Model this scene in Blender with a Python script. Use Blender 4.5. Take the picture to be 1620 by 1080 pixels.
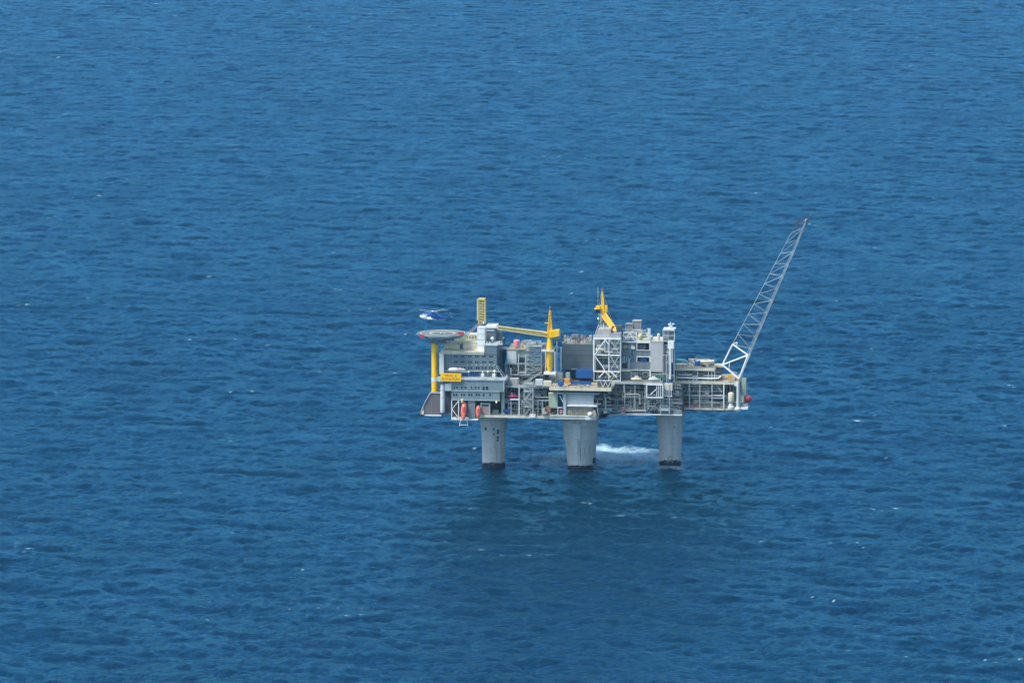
import bpy, math, random
import numpy as np
from mathutils import Vector, Matrix
R_ = math.radians
sc = bpy.context.scene
for o in list(bpy.data.objects): bpy.data.objects.remove(o)

# ---------------------------------------------------------------- camera
F_PX = 8412.0
PITCH = R_(8.152)
CAM = Vector((-38.5, -2903.6, 485.9))
cam_d = bpy.data.cameras.new('camera'); cam = bpy.data.objects.new('camera', cam_d)
sc.collection.objects.link(cam); sc.camera = cam
cam.location = CAM; cam.rotation_euler = (R_(90) - PITCH, 0, 0)
cam_d.sensor_width = 36.0; cam_d.lens = 36.0 * F_PX / 1620.0
cam_d.clip_start = 10; cam_d.clip_end = 200000

# ---------------------------------------------------------------- light
SUN_EL, SUN_AZ = 56.0, -60.0            # azimuth measured from the camera side (-Y) towards -X
world = bpy.data.worlds.new('World'); sc.world = world; world.use_nodes = True
nt = world.node_tree; bg = nt.nodes['Background']
sky = nt.nodes.new('ShaderNodeTexSky'); sky.sky_type = 'NISHITA'; sky.sun_disc = False
sky.sun_elevation = R_(SUN_EL); sky.sun_rotation = R_(180 - SUN_AZ)
sky.air_density = 1.0; sky.dust_density = 1.6; sky.ozone_density = 3.0
nt.links.new(sky.outputs[0], bg.inputs[0]); bg.inputs[1].default_value = 0.135
sd = bpy.data.lights.new('sun', 'SUN'); so = bpy.data.objects.new('sun', sd); sc.collection.objects.link(so)
sd.energy = 2.3; sd.angle = R_(16); sd.color = (1.0, 0.95, 0.86)
dirv = Vector((math.sin(R_(SUN_AZ)) * math.cos(R_(SUN_EL)), -math.cos(R_(SUN_AZ)) * math.cos(R_(SUN_EL)), math.sin(R_(SUN_EL))))
so.rotation_euler = dirv.to_track_quat('Z', 'Y').to_euler()
sc.view_settings.view_transform = 'Standard'; sc.view_settings.look = 'None'
sc.view_settings.exposure = 0.85; sc.view_settings.gamma = 1.0
sc.cycles.max_bounces = 6; sc.cycles.use_denoising = True
sc.cycles.volume_bounces = 0; sc.cycles.volume_step_rate = 10; sc.cycles.sample_clamp_indirect = 4

# ---------------------------------------------------------------- materials
_m = {}
def mat(name, col, rough=0.6, dirt=0.25, scale=0.35, metal=0.0, dcol=None, ribs=None, emit=None):
    if name in _m: return _m[name]
    m = bpy.data.materials.new(name); m.use_nodes = True; _m[name] = m
    t = m.node_tree; b = t.nodes['Principled BSDF']
    b.inputs['Roughness'].default_value = rough; b.inputs['Metallic'].default_value = metal
    tc = t.nodes.new('ShaderNodeTexCoord')
    mp = t.nodes.new('ShaderNodeMapping'); mp.inputs['Scale'].default_value = (1, 1, 0.3)
    t.links.new(tc.outputs['Object'], mp.inputs[0])
    n = t.nodes.new('ShaderNodeTexNoise'); n.inputs['Scale'].default_value = scale
    n.inputs['Detail'].default_value = 6; n.inputs['Roughness'].default_value = 0.7
    t.links.new(mp.outputs[0], n.inputs['Vector'])
    r = t.nodes.new('ShaderNodeMapRange'); r.inputs[1].default_value = 0.42; r.inputs[2].default_value = 0.72
    r.inputs[4].default_value = dirt * 2
    t.links.new(n.outputs[0], r.inputs[0])
    mx = t.nodes.new('ShaderNodeMix'); mx.data_type = 'RGBA'
    mx.inputs[6].default_value = (*col, 1)
    d = dcol or tuple(c * 0.45 + q for c, q in zip(col, (0.02, 0.012, 0.006)))
    mx.inputs[7].default_value = (*d, 1)
    t.links.new(r.outputs[0], mx.inputs[0]); out = mx.outputs[2]
    if ribs:                                        # (axis, pitch in metres, darkening): cladding seams
        sp = t.nodes.new('ShaderNodeSeparateXYZ'); t.links.new(tc.outputs['Object'], sp.inputs[0])
        q = t.nodes.new('ShaderNodeMath'); q.operation = 'DIVIDE'; q.inputs[1].default_value = ribs[1]
        t.links.new(sp.outputs[ribs[0]], q.inputs[0])
        f = t.nodes.new('ShaderNodeMath'); f.operation = 'FRACT'; t.links.new(q.outputs[0], f.inputs[0])
        g = t.nodes.new('ShaderNodeMath'); g.operation = 'LESS_THAN'; g.inputs[1].default_value = 0.22
        t.links.new(f.outputs[0], g.inputs[0])
        h = t.nodes.new('ShaderNodeMath'); h.operation = 'MULTIPLY'; h.inputs[1].default_value = ribs[2]
        t.links.new(g.outputs[0], h.inputs[0])
        m2 = t.nodes.new('ShaderNodeMix'); m2.data_type = 'RGBA'
        t.links.new(h.outputs[0], m2.inputs[0]); t.links.new(out, m2.inputs[6])
        m2.inputs[7].default_value = (*[c * 0.3 for c in col], 1); out = m2.outputs[2]
    t.links.new(out, b.inputs['Base Color'])
    if emit:
        b.inputs['Emission Color'].default_value = (*emit[0], 1); b.inputs['Emission Strength'].default_value = emit[1]
    return m
M = dict(
    white=mat('white_paint', (.80, .83, .79), .45, .2),
    offwhite=mat('off_white_paint', (.60, .66, .64), .5, .3),
    cream=mat('cream_paint', (.66, .63, .47), .5, .3),
    beige=mat('beige_paint', (.45, .43, .39), .6, .3),
    grey=mat('grey_paint', (.24, .31, .32), .55, .3),
    lgrey=mat('light_grey_paint', (.40, .47, .47), .5, .3),
    clad=mat('grey_cladding', (.125, .185, .21), .5, .18, ribs=(0, 1.9, .14)),
    cladl=mat('pale_grey_cladding', (.18, .25, .27), .5, .2, ribs=(0, 2.4, .12)),
    clad2=mat('beige_cladding', (.46, .455, .44), .6, .12, ribs=(0, 1.1, .25)),
    dark=mat('dark_cladding', (.078, .112, .125), .6, .3, ribs=(2, 2.1, .15)),
    mid=mat('mid_grey_cladding', (.15, .20, .215), .6, .3, ribs=(2, .9, .15)),
    brown=mat('brown_grey_cladding', (.15, .14, .145), .7, .2, ribs=(0, 1.2, .4)),
    steel=mat('steel', (.20, .235, .25), .5, .4),
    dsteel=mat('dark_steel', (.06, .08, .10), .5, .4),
    black=mat('dark_glass', (.012, .025, .05), .2, .0),
    yellow=mat('yellow_paint', (.90, .53, .006), .45, .22, dcol=(.55, .30, .01)),
    pyellow=mat('faded_yellow_paint', (.68, .58, .25), .5, .35, .8, dcol=(.42, .34, .18)),
    signy=mat('sign_yellow', (.95, .56, .004), .5, .05),
    letter=mat('sign_letter', (.42, .10, .01), .6, 0),
    orange=mat('orange_hull', (.66, .15, .08), .4, .25),
    red=mat('red_paint', (.42, .04, .06), .5, .25),
    pink=mat('pink_paint', (.75, .30, .33), .5, .35, 1.5),
    maroon=mat('maroon_paint', (.30, .015, .10), .5, .2),
    blue=mat('blue_paint', (.006, .09, .30), .5, .25),
    navy=mat('navy_paint_and_shade', (.006, .055, .19), .35, .05),
    teal=mat('teal_paint', (.03, .27, .30), .5, .35),
    green=mat('pale_green_paint', (.36, .46, .34), .5, .4),
    olive=mat('olive_beige_paint', (.40, .37, .24), .6, .5, 1.0, dcol=(.22, .12, .07)),
    rust=mat('rusty_steel', (.30, .14, .08), .8, .5, 1.2),
    deck=mat('deck_plate', (.19, .20, .17), .8, .5, .5, dcol=(.16, .12, .09)),
    heli=mat('helideck_surface', (.17, .21, .19), .8, .3),
    side=mat('shaded_side_cladding', (.035, .085, .15), .5, .2),  # wall colour darkened for the shaded right side of the quarters
    lamp=mat('lamp_glow', (1, .8, .5), .5, 0, emit=((1, .55, .2), 3.2)),
    lampw=mat('lamp_glow_white', (1, .95, .85), .5, 0, emit=((1, .88, .7), 2)),
)
def mat_concrete():
    m = mat('concrete', (.50, .52, .495), .85, .3, .12, dcol=(.26, .29, .28), ribs=(2, 3.0, .10)); t = m.node_tree
    b = t.nodes['Principled BSDF']; src = b.inputs['Base Color'].links[0].from_socket
    tc = t.nodes.new('ShaderNodeTexCoord'); sp = t.nodes.new('ShaderNodeSeparateXYZ'); t.links.new(tc.outputs['Object'], sp.inputs[0])
    mp = t.nodes.new('ShaderNodeMapping'); mp.inputs['Scale'].default_value = (1, 1, .05); t.links.new(tc.outputs['Object'], mp.inputs[0])
    n = t.nodes.new('ShaderNodeTexNoise'); n.inputs['Scale'].default_value = .9; n.inputs['Detail'].default_value = 5; t.links.new(mp.outputs[0], n.inputs['Vector'])
    r = t.nodes.new('ShaderNodeMapRange'); r.inputs[1].default_value = .5; r.inputs[2].default_value = .75; r.inputs[4].default_value = .5; t.links.new(n.outputs[0], r.inputs[0])
    mx = t.nodes.new('ShaderNodeMix'); mx.data_type = 'RGBA'; t.links.new(r.outputs[0], mx.inputs[0]); t.links.new(src, mx.inputs[6])
    mx.inputs[7].default_value = (.22, .23, .20, 1)
    t.links.new(mx.outputs[2], b.inputs['Base Color'])
    bp = t.nodes.new('ShaderNodeBump'); bp.inputs['Distance'].default_value = .15; bp.inputs['Strength'].default_value = .5
    n2 = t.nodes.new('ShaderNodeTexNoise'); n2.inputs['Scale'].default_value = 1.5; t.links.new(n2.outputs[0], bp.inputs['Height']); t.links.new(tc.outputs['Object'], n2.inputs['Vector'])
    t.links.new(bp.outputs[0], b.inputs['Normal'])
    return m
M['concrete'] = mat_concrete()
M['sleeve'] = mat('lightened_concrete', (.56, .59, .56), .8, .3, .3)  # panels lightened in colour in place of the shadow edges that outline them
M['streak'] = mat('rust_stain', (.34, .33, .27), .9, .4, .5)
M['wet_and_shade'] = mat('wet_and_shade_dark', (.012, .02, .035), .3, .3, .6)  # wet concrete and growth; also the shade-dark colour of the unseen underside

# ---------------------------------------------------------------- frame of the platform: u along it, v away from the camera, z up
YAW = R_(7.0)
UX = Vector((math.cos(YAW), -math.sin(YAW), 0)); VX = Vector((math.sin(YAW), math.cos(YAW), 0))
FW = Vector((0, math.cos(PITCH), -math.sin(PITCH))); UP = Vector((0, math.sin(PITCH), math.cos(PITCH)))
def Q(px, py, v):
    """photo pixel -> (u, v, z) on the vertical plane at depth v"""
    d = FW + Vector((1, 0, 0)) * ((px - 810) / F_PX) - UP * ((py - 540) / F_PX)
    t = (v - CAM.dot(VX)) / d.dot(VX)
    p = CAM + d * t
    return (p.dot(UX), v, p.z)
def W(p): return UX * p[0] + VX * p[1] + Vector((0, 0, p[2]))
MPP = 0.35
def tag(o, label=None, cat=None, group=None, kind=None):
    if label: o['label'] = label
    if cat: o['category'] = cat
    if group: o['group'] = group
    if kind: o['kind'] = kind
def thing(name, label, cat, at, group=None):
    o = bpy.data.objects.new(name, None); sc.collection.objects.link(o)
    o.location = W(at); o.rotation_euler = (0, 0, -YAW); o.empty_display_size = 2
    o['at_u'], o['at_v'], o['at_z'] = at
    tag(o, label, cat, group); return o

class MB:
    def __init__(s): s.v = []; s.f = []; s.mi = []; s.cur = 0
    def add(s, vs, fs):
        k = len(s.v); s.v += [tuple(p) for p in vs]; s.f += [tuple(i + k for i in f) for f in fs]; s.mi += [s.cur] * len(fs)
        return s
    def box(s, u0, u1, v0, v1, z0, z1):
        vs = [(u0, v0, z0), (u1, v0, z0), (u1, v1, z0), (u0, v1, z0), (u0, v0, z1), (u1, v0, z1), (u1, v1, z1), (u0, v1, z1)]
        return s.add(vs, [(0, 3, 2, 1), (4, 5, 6, 7), (0, 1, 5, 4), (1, 2, 6, 5), (2, 3, 7, 6), (3, 0, 4, 7)])
    def pb(s, x0, y0, x1, y1, v, d):
        """box whose front face covers the photo rectangle at depth v, d metres deep"""
        xc, yc = (x0 + x1) / 2, (y0 + y1) / 2
        return s.box(Q(x0, yc, v)[0], Q(x1, yc, v)[0], v, v + d, Q(xc, y1, v)[2], Q(xc, y0, v)[2])
    def poly(s, pts, v, d):
        n = len(pts); a = [Q(x, y, v) for x, y in pts]
        vs = a + [(p[0], v + d, p[2]) for p in a]
        fs = [tuple(range(n)), tuple(range(2 * n - 1, n - 1, -1))] + [(i, i + n, (i + 1) % n + n, (i + 1) % n) for i in range(n)]
        return s.add(vs, fs)
    def tube(s, p, q, r, n=6, r2=None):
        p = Vector(p); q = Vector(q); d = q - p
        if d.length < 1e-4: return s
        d.normalize(); a = d.cross(Vector((0, 0, 1)) if abs(d.z) < .9 else Vector((1, 0, 0))).normalized(); b = d.cross(a)
        r2 = r if r2 is None else r2
        vs = []
        for c, rr in ((p, r), (q, r2)):
            for i in range(n):
                t = 2 * math.pi * (i + .5) / n
                vs.append(c + (a * math.cos(t) + b * math.sin(t)) * rr)
        return s.add(vs, [(i, (i + 1) % n, (i + 1) % n + n, i + n) for i in range(n)] + [tuple(range(n - 1, -1, -1)), tuple(range(n, 2 * n))])
    def path(s, pts, r, n=6):
        for a, b in zip(pts, pts[1:]): s.tube(a, b, r, n)
        return s
    def pt(s, x0, y0, x1, y1, v, r, v2=None, n=6):
        return s.tube(Q(x0, y0, v), Q(x1, y1, v if v2 is None else v2), r, n)
    def lathe(s, c, prof, n=24, axis='z'):
        """prof: list of (radius, height) round c"""
        vs = []; m = len(prof)
        for r, h in prof:
            for i in range(n):
                t = 2 * math.pi * i / n; x, y = r * math.cos(t), r * math.sin(t)
                vs.append((c[0] + x, c[1] + y, c[2] + h) if axis == 'z' else (c[0] + h, c[1] + x, c[2] + y) if axis == 'u' else (c[0] + x, c[1] + h, c[2] + y))
        fs = []
        for j in range(m - 1):
            for i in range(n):
                k = (i + 1) % n; fs.append((j * n + i, j * n + k, (j + 1) * n + k, (j + 1) * n + i))
        fs += [tuple(range(n - 1, -1, -1)), tuple(range((m - 1) * n, m * n))]
        return s.add(vs, fs)
    def capsule(s, c, r, L, axis='z', n=14):
        pr = []
        for k in range(5): a = math.pi / 2 * k / 4; pr.append((max(r * math.sin(a), .01), -L / 2 - r * .5 * math.cos(a) ))
        for k in range(4, -1, -1): a = math.pi / 2 * k / 4; pr.append((max(r * math.sin(a), .01), L / 2 + r * .5 * math.cos(a)))
        return s.lathe(c, pr, n, axis)
    def rail(s, pts, h=1.15, r=.055, step=2.2):
        for a, b in zip(pts, pts[1:]):
            a = Vector(a); b = Vector(b); L = (b - a).length; n = max(1, round(L / step))
            for k in (h, h * .5): s.tube(a + Vector((0, 0, k)), b + Vector((0, 0, k)), r, 4)
            for i in range(n + 1):
                p = a.lerp(b, i / n); s.tube(p, p + Vector((0, 0, h)), r, 4)
        return s
    def build(s, name, mats, parent=None, at=None, label=None, cat=None, group=None, kind=None, smooth=False, bevel=0):
        if not isinstance(mats, (list, tuple)): mats = [mats]
        if parent is not None:
            r = parent
            while r.parent is not None: r = r.parent
            at = (r['at_u'], r['at_v'], r['at_z'])
        if at is None:
            a = np.array(s.v); at = tuple(map(float, (a[:, 0].mean(), a[:, 1].mean(), a[:, 2].min())))
        me = bpy.data.meshes.new(name)
        me.from_pydata([(p[0] - at[0], p[1] - at[1], p[2] - at[2]) for p in s.v], [], s.f)
        for m in mats: me.materials.append(m)
        me.polygons.foreach_set('material_index', s.mi)
        if smooth:
            me.polygons.foreach_set('use_smooth', [True] * len(s.f))
            me.update(); me.set_sharp_from_angle(angle=R_(40))
        me.update(); me.validate()
        o = bpy.data.objects.new(name, me); sc.collection.objects.link(o)
        if parent is not None: o.parent = parent
        else:
            o.location = W(at); o.rotation_euler = (0, 0, -YAW); o['at_u'], o['at_v'], o['at_z'] = at
        if bevel:
            bv = o.modifiers.new('bevel', 'BEVEL'); bv.width = bevel; bv.segments = 2; bv.limit_method = 'ANGLE'
        tag(o, label, cat, group, kind); return o
def solo(name, label, cat, mb, m, group=None, **k): return mb.build(name, m, None, None, label, cat, group, **k)

# ---------------------------------------------------------------- sea
def ocean_tile(N, L, wind, wdir, seed, lmin):
    rng = np.random.default_rng(seed); g = 9.81
    k = 2 * np.pi * np.fft.fftfreq(N, L / N); kx, ky = np.meshgrid(k, k)
    kk = np.sqrt(kx ** 2 + ky ** 2); kk[0, 0] = 1e-6
    Lw = wind ** 2 / g
    c = (kx * math.cos(wdir) + ky * math.sin(wdir)) / kk
    P = np.exp(-1 / (kk * Lw) ** 2) / kk ** 4 * (.12 + np.abs(c) ** 2.0) * np.exp(-(kk * lmin) ** 2)
    P[0, 0] = 0
    a = (rng.normal(size=(N, N)) + 1j * rng.normal(size=(N, N))) * np.sqrt(P)
    h = np.real(np.fft.ifft2(a)); s = h.std()
    dx = np.real(np.fft.ifft2(-1j * kx / kk * a)); dy = np.real(np.fft.ifft2(-1j * ky / kk * a))
    return h / s, dx / s, dy / s
def samp(t, L, x, y):
    N = t.shape[0]; fx = (x / L * N) % N; fy = (y / L * N) % N
    ix = fx.astype(int) % N; iy = fy.astype(int) % N; a = fx - np.floor(fx); b = fy - np.floor(fy)
    jx = (ix + 1) % N; jy = (iy + 1) % N
    return (t[iy, ix] * (1 - a) + t[iy, jx] * a) * (1 - b) + (t[jy, ix] * (1 - a) + t[jy, jx] * a) * b
def mat_sea():
    m = bpy.data.materials.new('sea_water'); m.use_nodes = True; t = m.node_tree; b = t.nodes['Principled BSDF']
    N = t.nodes.new; L = t.links.new
    geo = N('ShaderNodeNewGeometry')
    def noise(scale, detail, rough=.55, stretch=(1, 1, 1), rot=0):
        mp = N('ShaderNodeMapping'); mp.inputs['Scale'].default_value = stretch; mp.inputs['Rotation'].default_value = (0, 0, rot)
        L(geo.outputs['Position'], mp.inputs[0])
        n = N('ShaderNodeTexNoise'); n.inputs['Scale'].default_value = scale; n.inputs['Detail'].default_value = detail
        n.inputs['Roughness'].default_value = rough; L(mp.outputs[0], n.inputs['Vector']); return n.outputs[0]
    def math_(op, a, c=None, clamp=False):
        n = N('ShaderNodeMath'); n.operation = op; n.use_clamp = clamp
        for i, x in enumerate((a, c)):
            if x is None: continue
            if isinstance(x, (int, float)): n.inputs[i].default_value = x
            else: L(x, n.inputs[i])
        return n.outputs[0]
    def rng(x, a, c, lo=0., hi=1.):
        n = N('ShaderNodeMapRange'); L(x, n.inputs[0])
        for i, q in enumerate((a, c, lo, hi)): n.inputs[i + 1].default_value = q
        return n.outputs[0]
    # fine ripples as bump
    b1 = N('ShaderNodeBump'); b1.inputs['Strength'].default_value = 1; b1.inputs['Distance'].default_value = SEA_B1
    L(math_('MULTIPLY', noise(.20, 6, .66, (1, .8, 1), .3), rng(noise(.016, 3, .5, (1, .6, 1)), .35, .65, .55, 1.25)), b1.inputs['Height'])
    b0 = N('ShaderNodeBump'); b0.inputs['Distance'].default_value = .35; b0.inputs['Strength'].default_value = 1
    L(noise(.75, 4, .6), b0.inputs['Height']); L(b0.outputs[0], b1.inputs['Normal'])
    # foam: breaking crests (from the wave mesh), the churned patch behind the legs
    at = N('ShaderNodeAttribute'); at.attribute_name = 'foam'
    fn = noise(.5, 8, .75)
    crest = math_('MULTIPLY', at.outputs['Fac'], rng(fn, .42, .58), True)
    pt = N('ShaderNodeAttribute'); pt.attribute_name = 'churn'
    fp = noise(.16, 10, .75, (1, .5, 1))
    churn = math_('MULTIPLY', rng(math_('ADD', fp, math_('MULTIPLY', pt.outputs['Fac'], .34)), .54, .90), rng(pt.outputs['Fac'], 0, .45), True)
    foam = math_('MAXIMUM', crest, math_('MULTIPLY', churn, .95), True)
    big = noise(.004, 3, .5)
    mx = N('ShaderNodeMix'); mx.data_type = 'RGBA'; mx.inputs[6].default_value = (*SEA_C1, 1); mx.inputs[7].default_value = (*SEA_C2, 1)
    L(rng(big, .35, .65), mx.inputs[0])
    m2 = N('ShaderNodeMix'); m2.data_type = 'RGBA'; L(foam, m2.inputs[0]); L(mx.outputs[2], m2.inputs[6]); m2.inputs[7].default_value = (.50, .76, .84, 1)
    t.nodes.remove(b)
    df = N('ShaderNodeBsdfDiffuse'); L(m2.outputs[2], df.inputs['Color']); L(b1.outputs[0], df.inputs['Normal'])
    gl = N('ShaderNodeBsdfGlossy'); gl.inputs['Color'].default_value = (*SEA_ST, 1); gl.inputs['Roughness'].default_value = SEA_R; L(b1.outputs[0], gl.inputs['Normal'])
    fr = N('ShaderNodeFresnel'); fr.inputs['IOR'].default_value = 1.33; L(b1.outputs[0], fr.inputs['Normal'])
    ms = N('ShaderNodeMixShader'); L(math_('MULTIPLY', fr.outputs[0], rng(foam, 0, 1, 1, 0)), ms.inputs[0]); L(df.outputs[0], ms.inputs[1]); L(gl.outputs[0], ms.inputs[2])
    L(ms.outputs[0], t.nodes['Material Output'].inputs['Surface'])
    return m
SEA_B1 = 1.6; SEA_R = .15
SEA_C1 = (.001, .016, .034); SEA_C2 = (.001, .020, .040); SEA_ST = (.19, .59, .88)
def make_sea():
    d = np.concatenate([[-90000, -30000, -8000, -2000, 0, 800, 1400, 1800, 2000, 2100], np.arange(2160, 3600, 2.0), np.arange(3600, 6700, 3.0), [6760, 6900, 7300, 8000, 10000, 15000, 30000, 60000, 120000]])
    s = np.concatenate([[-60, -20, -6, -2, -.6, -.25, -.2], np.linspace(-.165, .165, 900), [.2, .25, .6, 2, 6, 20, 60]])
    D, S = np.meshgrid(d, s, indexing='ij')
    wdt = np.clip(D, 2000, None)
    X = CAM.x + 30 + S * wdt * .8; Y = CAM.y + D
    wd = R_(68)
    h1, x1, y1 = ocean_tile(1024, 640., 8.0, wd, 3, .45); h2, x2, y2 = ocean_tile(512, 233., 4.5, wd + .35, 8, .3)
    c, q = math.cos(.4), math.sin(.4); Xr, Yr = X * c - Y * q, X * q + Y * c
    A1, A2 = .50, .20
    H = A1 * samp(h1, 640., X, Y) + A2 * samp(h2, 233., Xr, Yr)
    DX = A1 * samp(x1, 640., X, Y); DY = A1 * samp(y1, 640., X, Y)
    msk = ((D > 2150) & (D < 6720) & (np.abs(S) <= .17)).astype(float)
    k = 1.15
    Xo, Yo = X + msk * k * DX, Y + msk * k * DY
    H = H * msk
    # breaking crests: where the surface bunches up
    sx = np.gradient(Xo, axis=1) / np.gradient(X, axis=1); sy = np.gradient(Yo, axis=0) / np.gradient(Y, axis=0)
    J = sx * sy
    grp = samp(h2, 2311., X, Y) ; g2 = samp(h1, 7800., Y, X)
    sel = (msk > 0) & (grp > 1.0) & (H > .35)
    t1, t2 = np.quantile(J[sel], (.0018, .016))
    foam = np.clip((t2 - J) / (t2 - t1), 0, 1) * sel
    foam = np.maximum(foam, .8 * (np.roll(foam, 1, 1) + np.roll(foam, -1, 1)) / 2)
    # churned water behind the near leg
    def blob(cx, cy, rx, ry, a=0):
        dx, dy = X - cx, Y - cy; ca, sa = math.cos(a), math.sin(a); ex, ey = dx * ca + dy * sa, -dx * sa + dy * ca
        return np.clip(1 - ((ex / rx) ** 2 + (ey / ry) ** 2), 0, 1)
    churn = 1.35 * np.maximum.reduce([.6 * blob(12, 32, 50, 42), blob(24, 36, 31, 36, 0), .9 * blob(10, 52, 14, 30), .75 * blob(44, 28, 20, 22), .55 * blob(-18, 16, 14, 18), .5 * blob(48, 0, 12, 10)])
    for px_, v_, r_, a_ in ((1060, 14, 6.2, .8), (917.5, -7.5, 6.9, .45), (781, -8, 6.4, .3)):      # wash round the legs
        q = W(Q(px_, 740, v_)); rr = np.hypot(X - q.x, (Y - q.y)) - r_
        churn = np.maximum(churn, a_ * np.clip(1 - np.abs(rr - .8) / 2.6, 0, 1))
    nr, nc = X.shape; n = nr * nc
    me = bpy.data.meshes.new('sea'); me.vertices.add(n)
    co = np.stack([Xo, Yo, H], -1).reshape(-1).astype(np.float32); me.vertices.foreach_set('co', co)
    i = np.arange(nr - 1)[:, None] * nc + np.arange(nc - 1)[None, :]
    f = np.stack([i, i + 1, i + nc + 1, i + nc], -1).reshape(-1, 4); nf = len(f)
    me.loops.add(nf * 4); me.loops.foreach_set('vertex_index', f.reshape(-1).astype(np.int32))
    me.polygons.add(nf); me.polygons.foreach_set('loop_start', np.arange(nf, dtype=np.int32) * 4)
    me.polygons.foreach_set('use_smooth', np.ones(nf, bool))
    for nm, a in (('foam', foam), ('churn', churn)):
        at = me.attributes.new(nm, 'FLOAT', 'POINT'); at.data.foreach_set('value', a.reshape(-1).astype(np.float32))
    me.update(calc_edges=True); me.materials.append(mat_sea())
    o = bpy.data.objects.new('sea', me); sc.collection.objects.link(o)
    tag(o, 'blue wind-ruffled open sea with small whitecaps', 'sea', kind='structure')
make_sea()

# ---------------------------------------------------------------- concrete legs
LG = 'concrete legs carrying the platform'
def leg(px, v, label, prof, band, extra=None):
    """prof: (photo y, half width in px)"""
    yw = prof[-1][0]
    c = Q(px, yw, v); t = thing('concrete_leg', label, 'leg', (c[0], v, 0), LG)
    pr = [(h * MPP, Q(px, y, v)[2]) for y, h in prof][::-1]
    rb = pr[0][0]; zb = Q(px, band + 1, v - rb)[2]
    b = MB(); b.lathe((c[0], v, 0), [(rb + .02, zb)] + [p for p in pr if p[1] > zb + .3], 48); b.build('shaft', M['concrete'], t, smooth=True)
    b = MB(); b.lathe((c[0], v, 0), [(rb + .12, -12), (rb + .12, zb)], 48); b.build('waterline_band', M['wet_and_shade'], t, smooth=True)
    if extra: extra(t, c, pr)
    return t
def patch(t, c, pr, px, py, w, h, m, name='hatch', out=.18):
    v = c[1]; z = Q(px, py, v)[2]
    r = np.interp(z, [p[1] for p in pr], [p[0] for p in pr])
    du = Q(px, py, v - r)[0] - c[0]; du = max(-r * .95, min(r * .95, du)); a = math.asin(du / r)
    z = Q(px, py, v - r * math.cos(a))[2]
    r = np.interp(z, [p[1] for p in pr], [p[0] for p in pr])
    b = MB(); hw = w / r / 2
    n = 4; vs = []
    for k in range(n + 1):
        q = a - hw + 2 * hw * k / n
        for zz in (z - h / 2, z + h / 2):
            rr = float(np.interp(zz, [p[1] for p in pr], [p[0] for p in pr]))
            vs.append((c[0] + (rr + out) * math.sin(q), v - (rr + out) * math.cos(q), zz))
            vs.append((c[0] + (rr - .6) * math.sin(q), v - (rr - .6) * math.cos(q), zz))
    fs = []
    for k in range(n):
        i, j = 4 * k, 4 * k + 4
        fs += [(i, j, j + 2, i + 2), (i + 1, i, j, j + 1), (i + 2, i + 3, j + 3, j + 2)]
    fs += [(0, 2, 3, 1), (4 * n, 4 * n + 1, 4 * n + 3, 4 * n + 2)]
    b.add(vs, fs).build(name, m, t)
def growth(t, c, pr, x0, x1, y, seed):
    rnd = random.Random(seed); n = 14
    for k in range(n):
        patch(t, c, pr, x0 + (x1 - x0) * (k + .5) / n, y - rnd.random() * 1.0, .8 + rnd.random() * .5, .5 + rnd.random() * .9, M['wet_and_shade'], 'marine_growth', .1)
    for k in range(4):
        h = 3 + rnd.random() * 6; patch(t, c, pr, x0 + (x1 - x0) * rnd.uniform(.1, .9), y - h / MPP / 2 - rnd.random() * 20, .35, h, M['streak'], 'rust_streak', .04)
def exL(t, c, pr):
    growth(t, c, pr, 765, 797.5, 733.2, 1)
    for x, y, w, h in ((768, 678, 1.3, 1.6), (781, 678.5, 1.0, 1.0), (781, 686.5, .9, .9), (787.5, 682.5, 1.3, 2.6), (787.3, 691.5, 1.3, 1.4), (787, 696, 1.2, 1.2)):
        patch(t, c, pr, x, y, w, h, M['dsteel'])
    b = MB(); z = pr[-1][1]; b.lathe((c[0], c[1], z), [(8.6, -1.2), (8.6, 3)], 40); b.build('top_ring', M['dsteel'], t, smooth=True)
def exN(t, c, pr):
    growth(t, c, pr, 900, 935, 737.6, 2)
    patch(t, c, pr, 911, 671, 12, 1.2, M['sleeve'], 'sleeve_panel', .35)
    patch(t, c, pr, 913, 682, 3.6, 8.0, M['sleeve'], 'sleeve_panel', .45)
    patch(t, c, pr, 911, 705, 2.4, 7.2, M['sleeve'], 'sleeve_panel', .45)
    patch(t, c, pr, 924, 668, 3.0, 2.4, M['sleeve'], 'sleeve_panel', .45)
    z = pr[-1][1]; b = MB(); b.lathe((c[0], c[1], z), [(9.0, -.6), (9.0, 2)], 40); b.build('top_ring', M['dsteel'], t, smooth=True)
def exR(t, c, pr):
    x = 1060
    for (a, q, w, h) in ((x - 3, 726, .35, 3.0), (x + 3, 726, .35, 3.0), (x, 722.5, 2.4, .35), (x, 729, 2.4, .35)):
        patch(t, c, pr, a, q, w, h, M['steel'], 'ladder_frame', .3)
    patch(t, c, pr, 1066, 675, .9, .9, M['steel'])
    rnd = random.Random(4)
    for k in range(15):                                   # ragged growth above the water
        patch(t, c, pr, 1044.5 + k * 2.2, 730.2 - rnd.random() * 1.2, .9, .7 + rnd.random(), M['wet_and_shade'], 'marine_growth', .1)
    z = pr[-1][1]; b = MB(); b.lathe((c[0], c[1], z), [(8.2, -.6), (8.2, 3)], 40); b.build('top_ring', M['dsteel'], t, smooth=True)
leg(781, -8, 'pale concrete leg at the left with small dark hatches', [(652, 25.5), (658, 24), (665, 22), (675, 20.3), (690, 19), (710, 18.3), (742, 18)], 733, exL)
leg(917.5, -7.5, 'widest concrete leg in the middle, sleeved and nearest', [(656, 28.2), (668, 27.8), (693, 26.0), (693.4, 25.4), (702, 23.2), (712, 21.2), (741, 19.4)], 737.3, exN)
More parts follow.
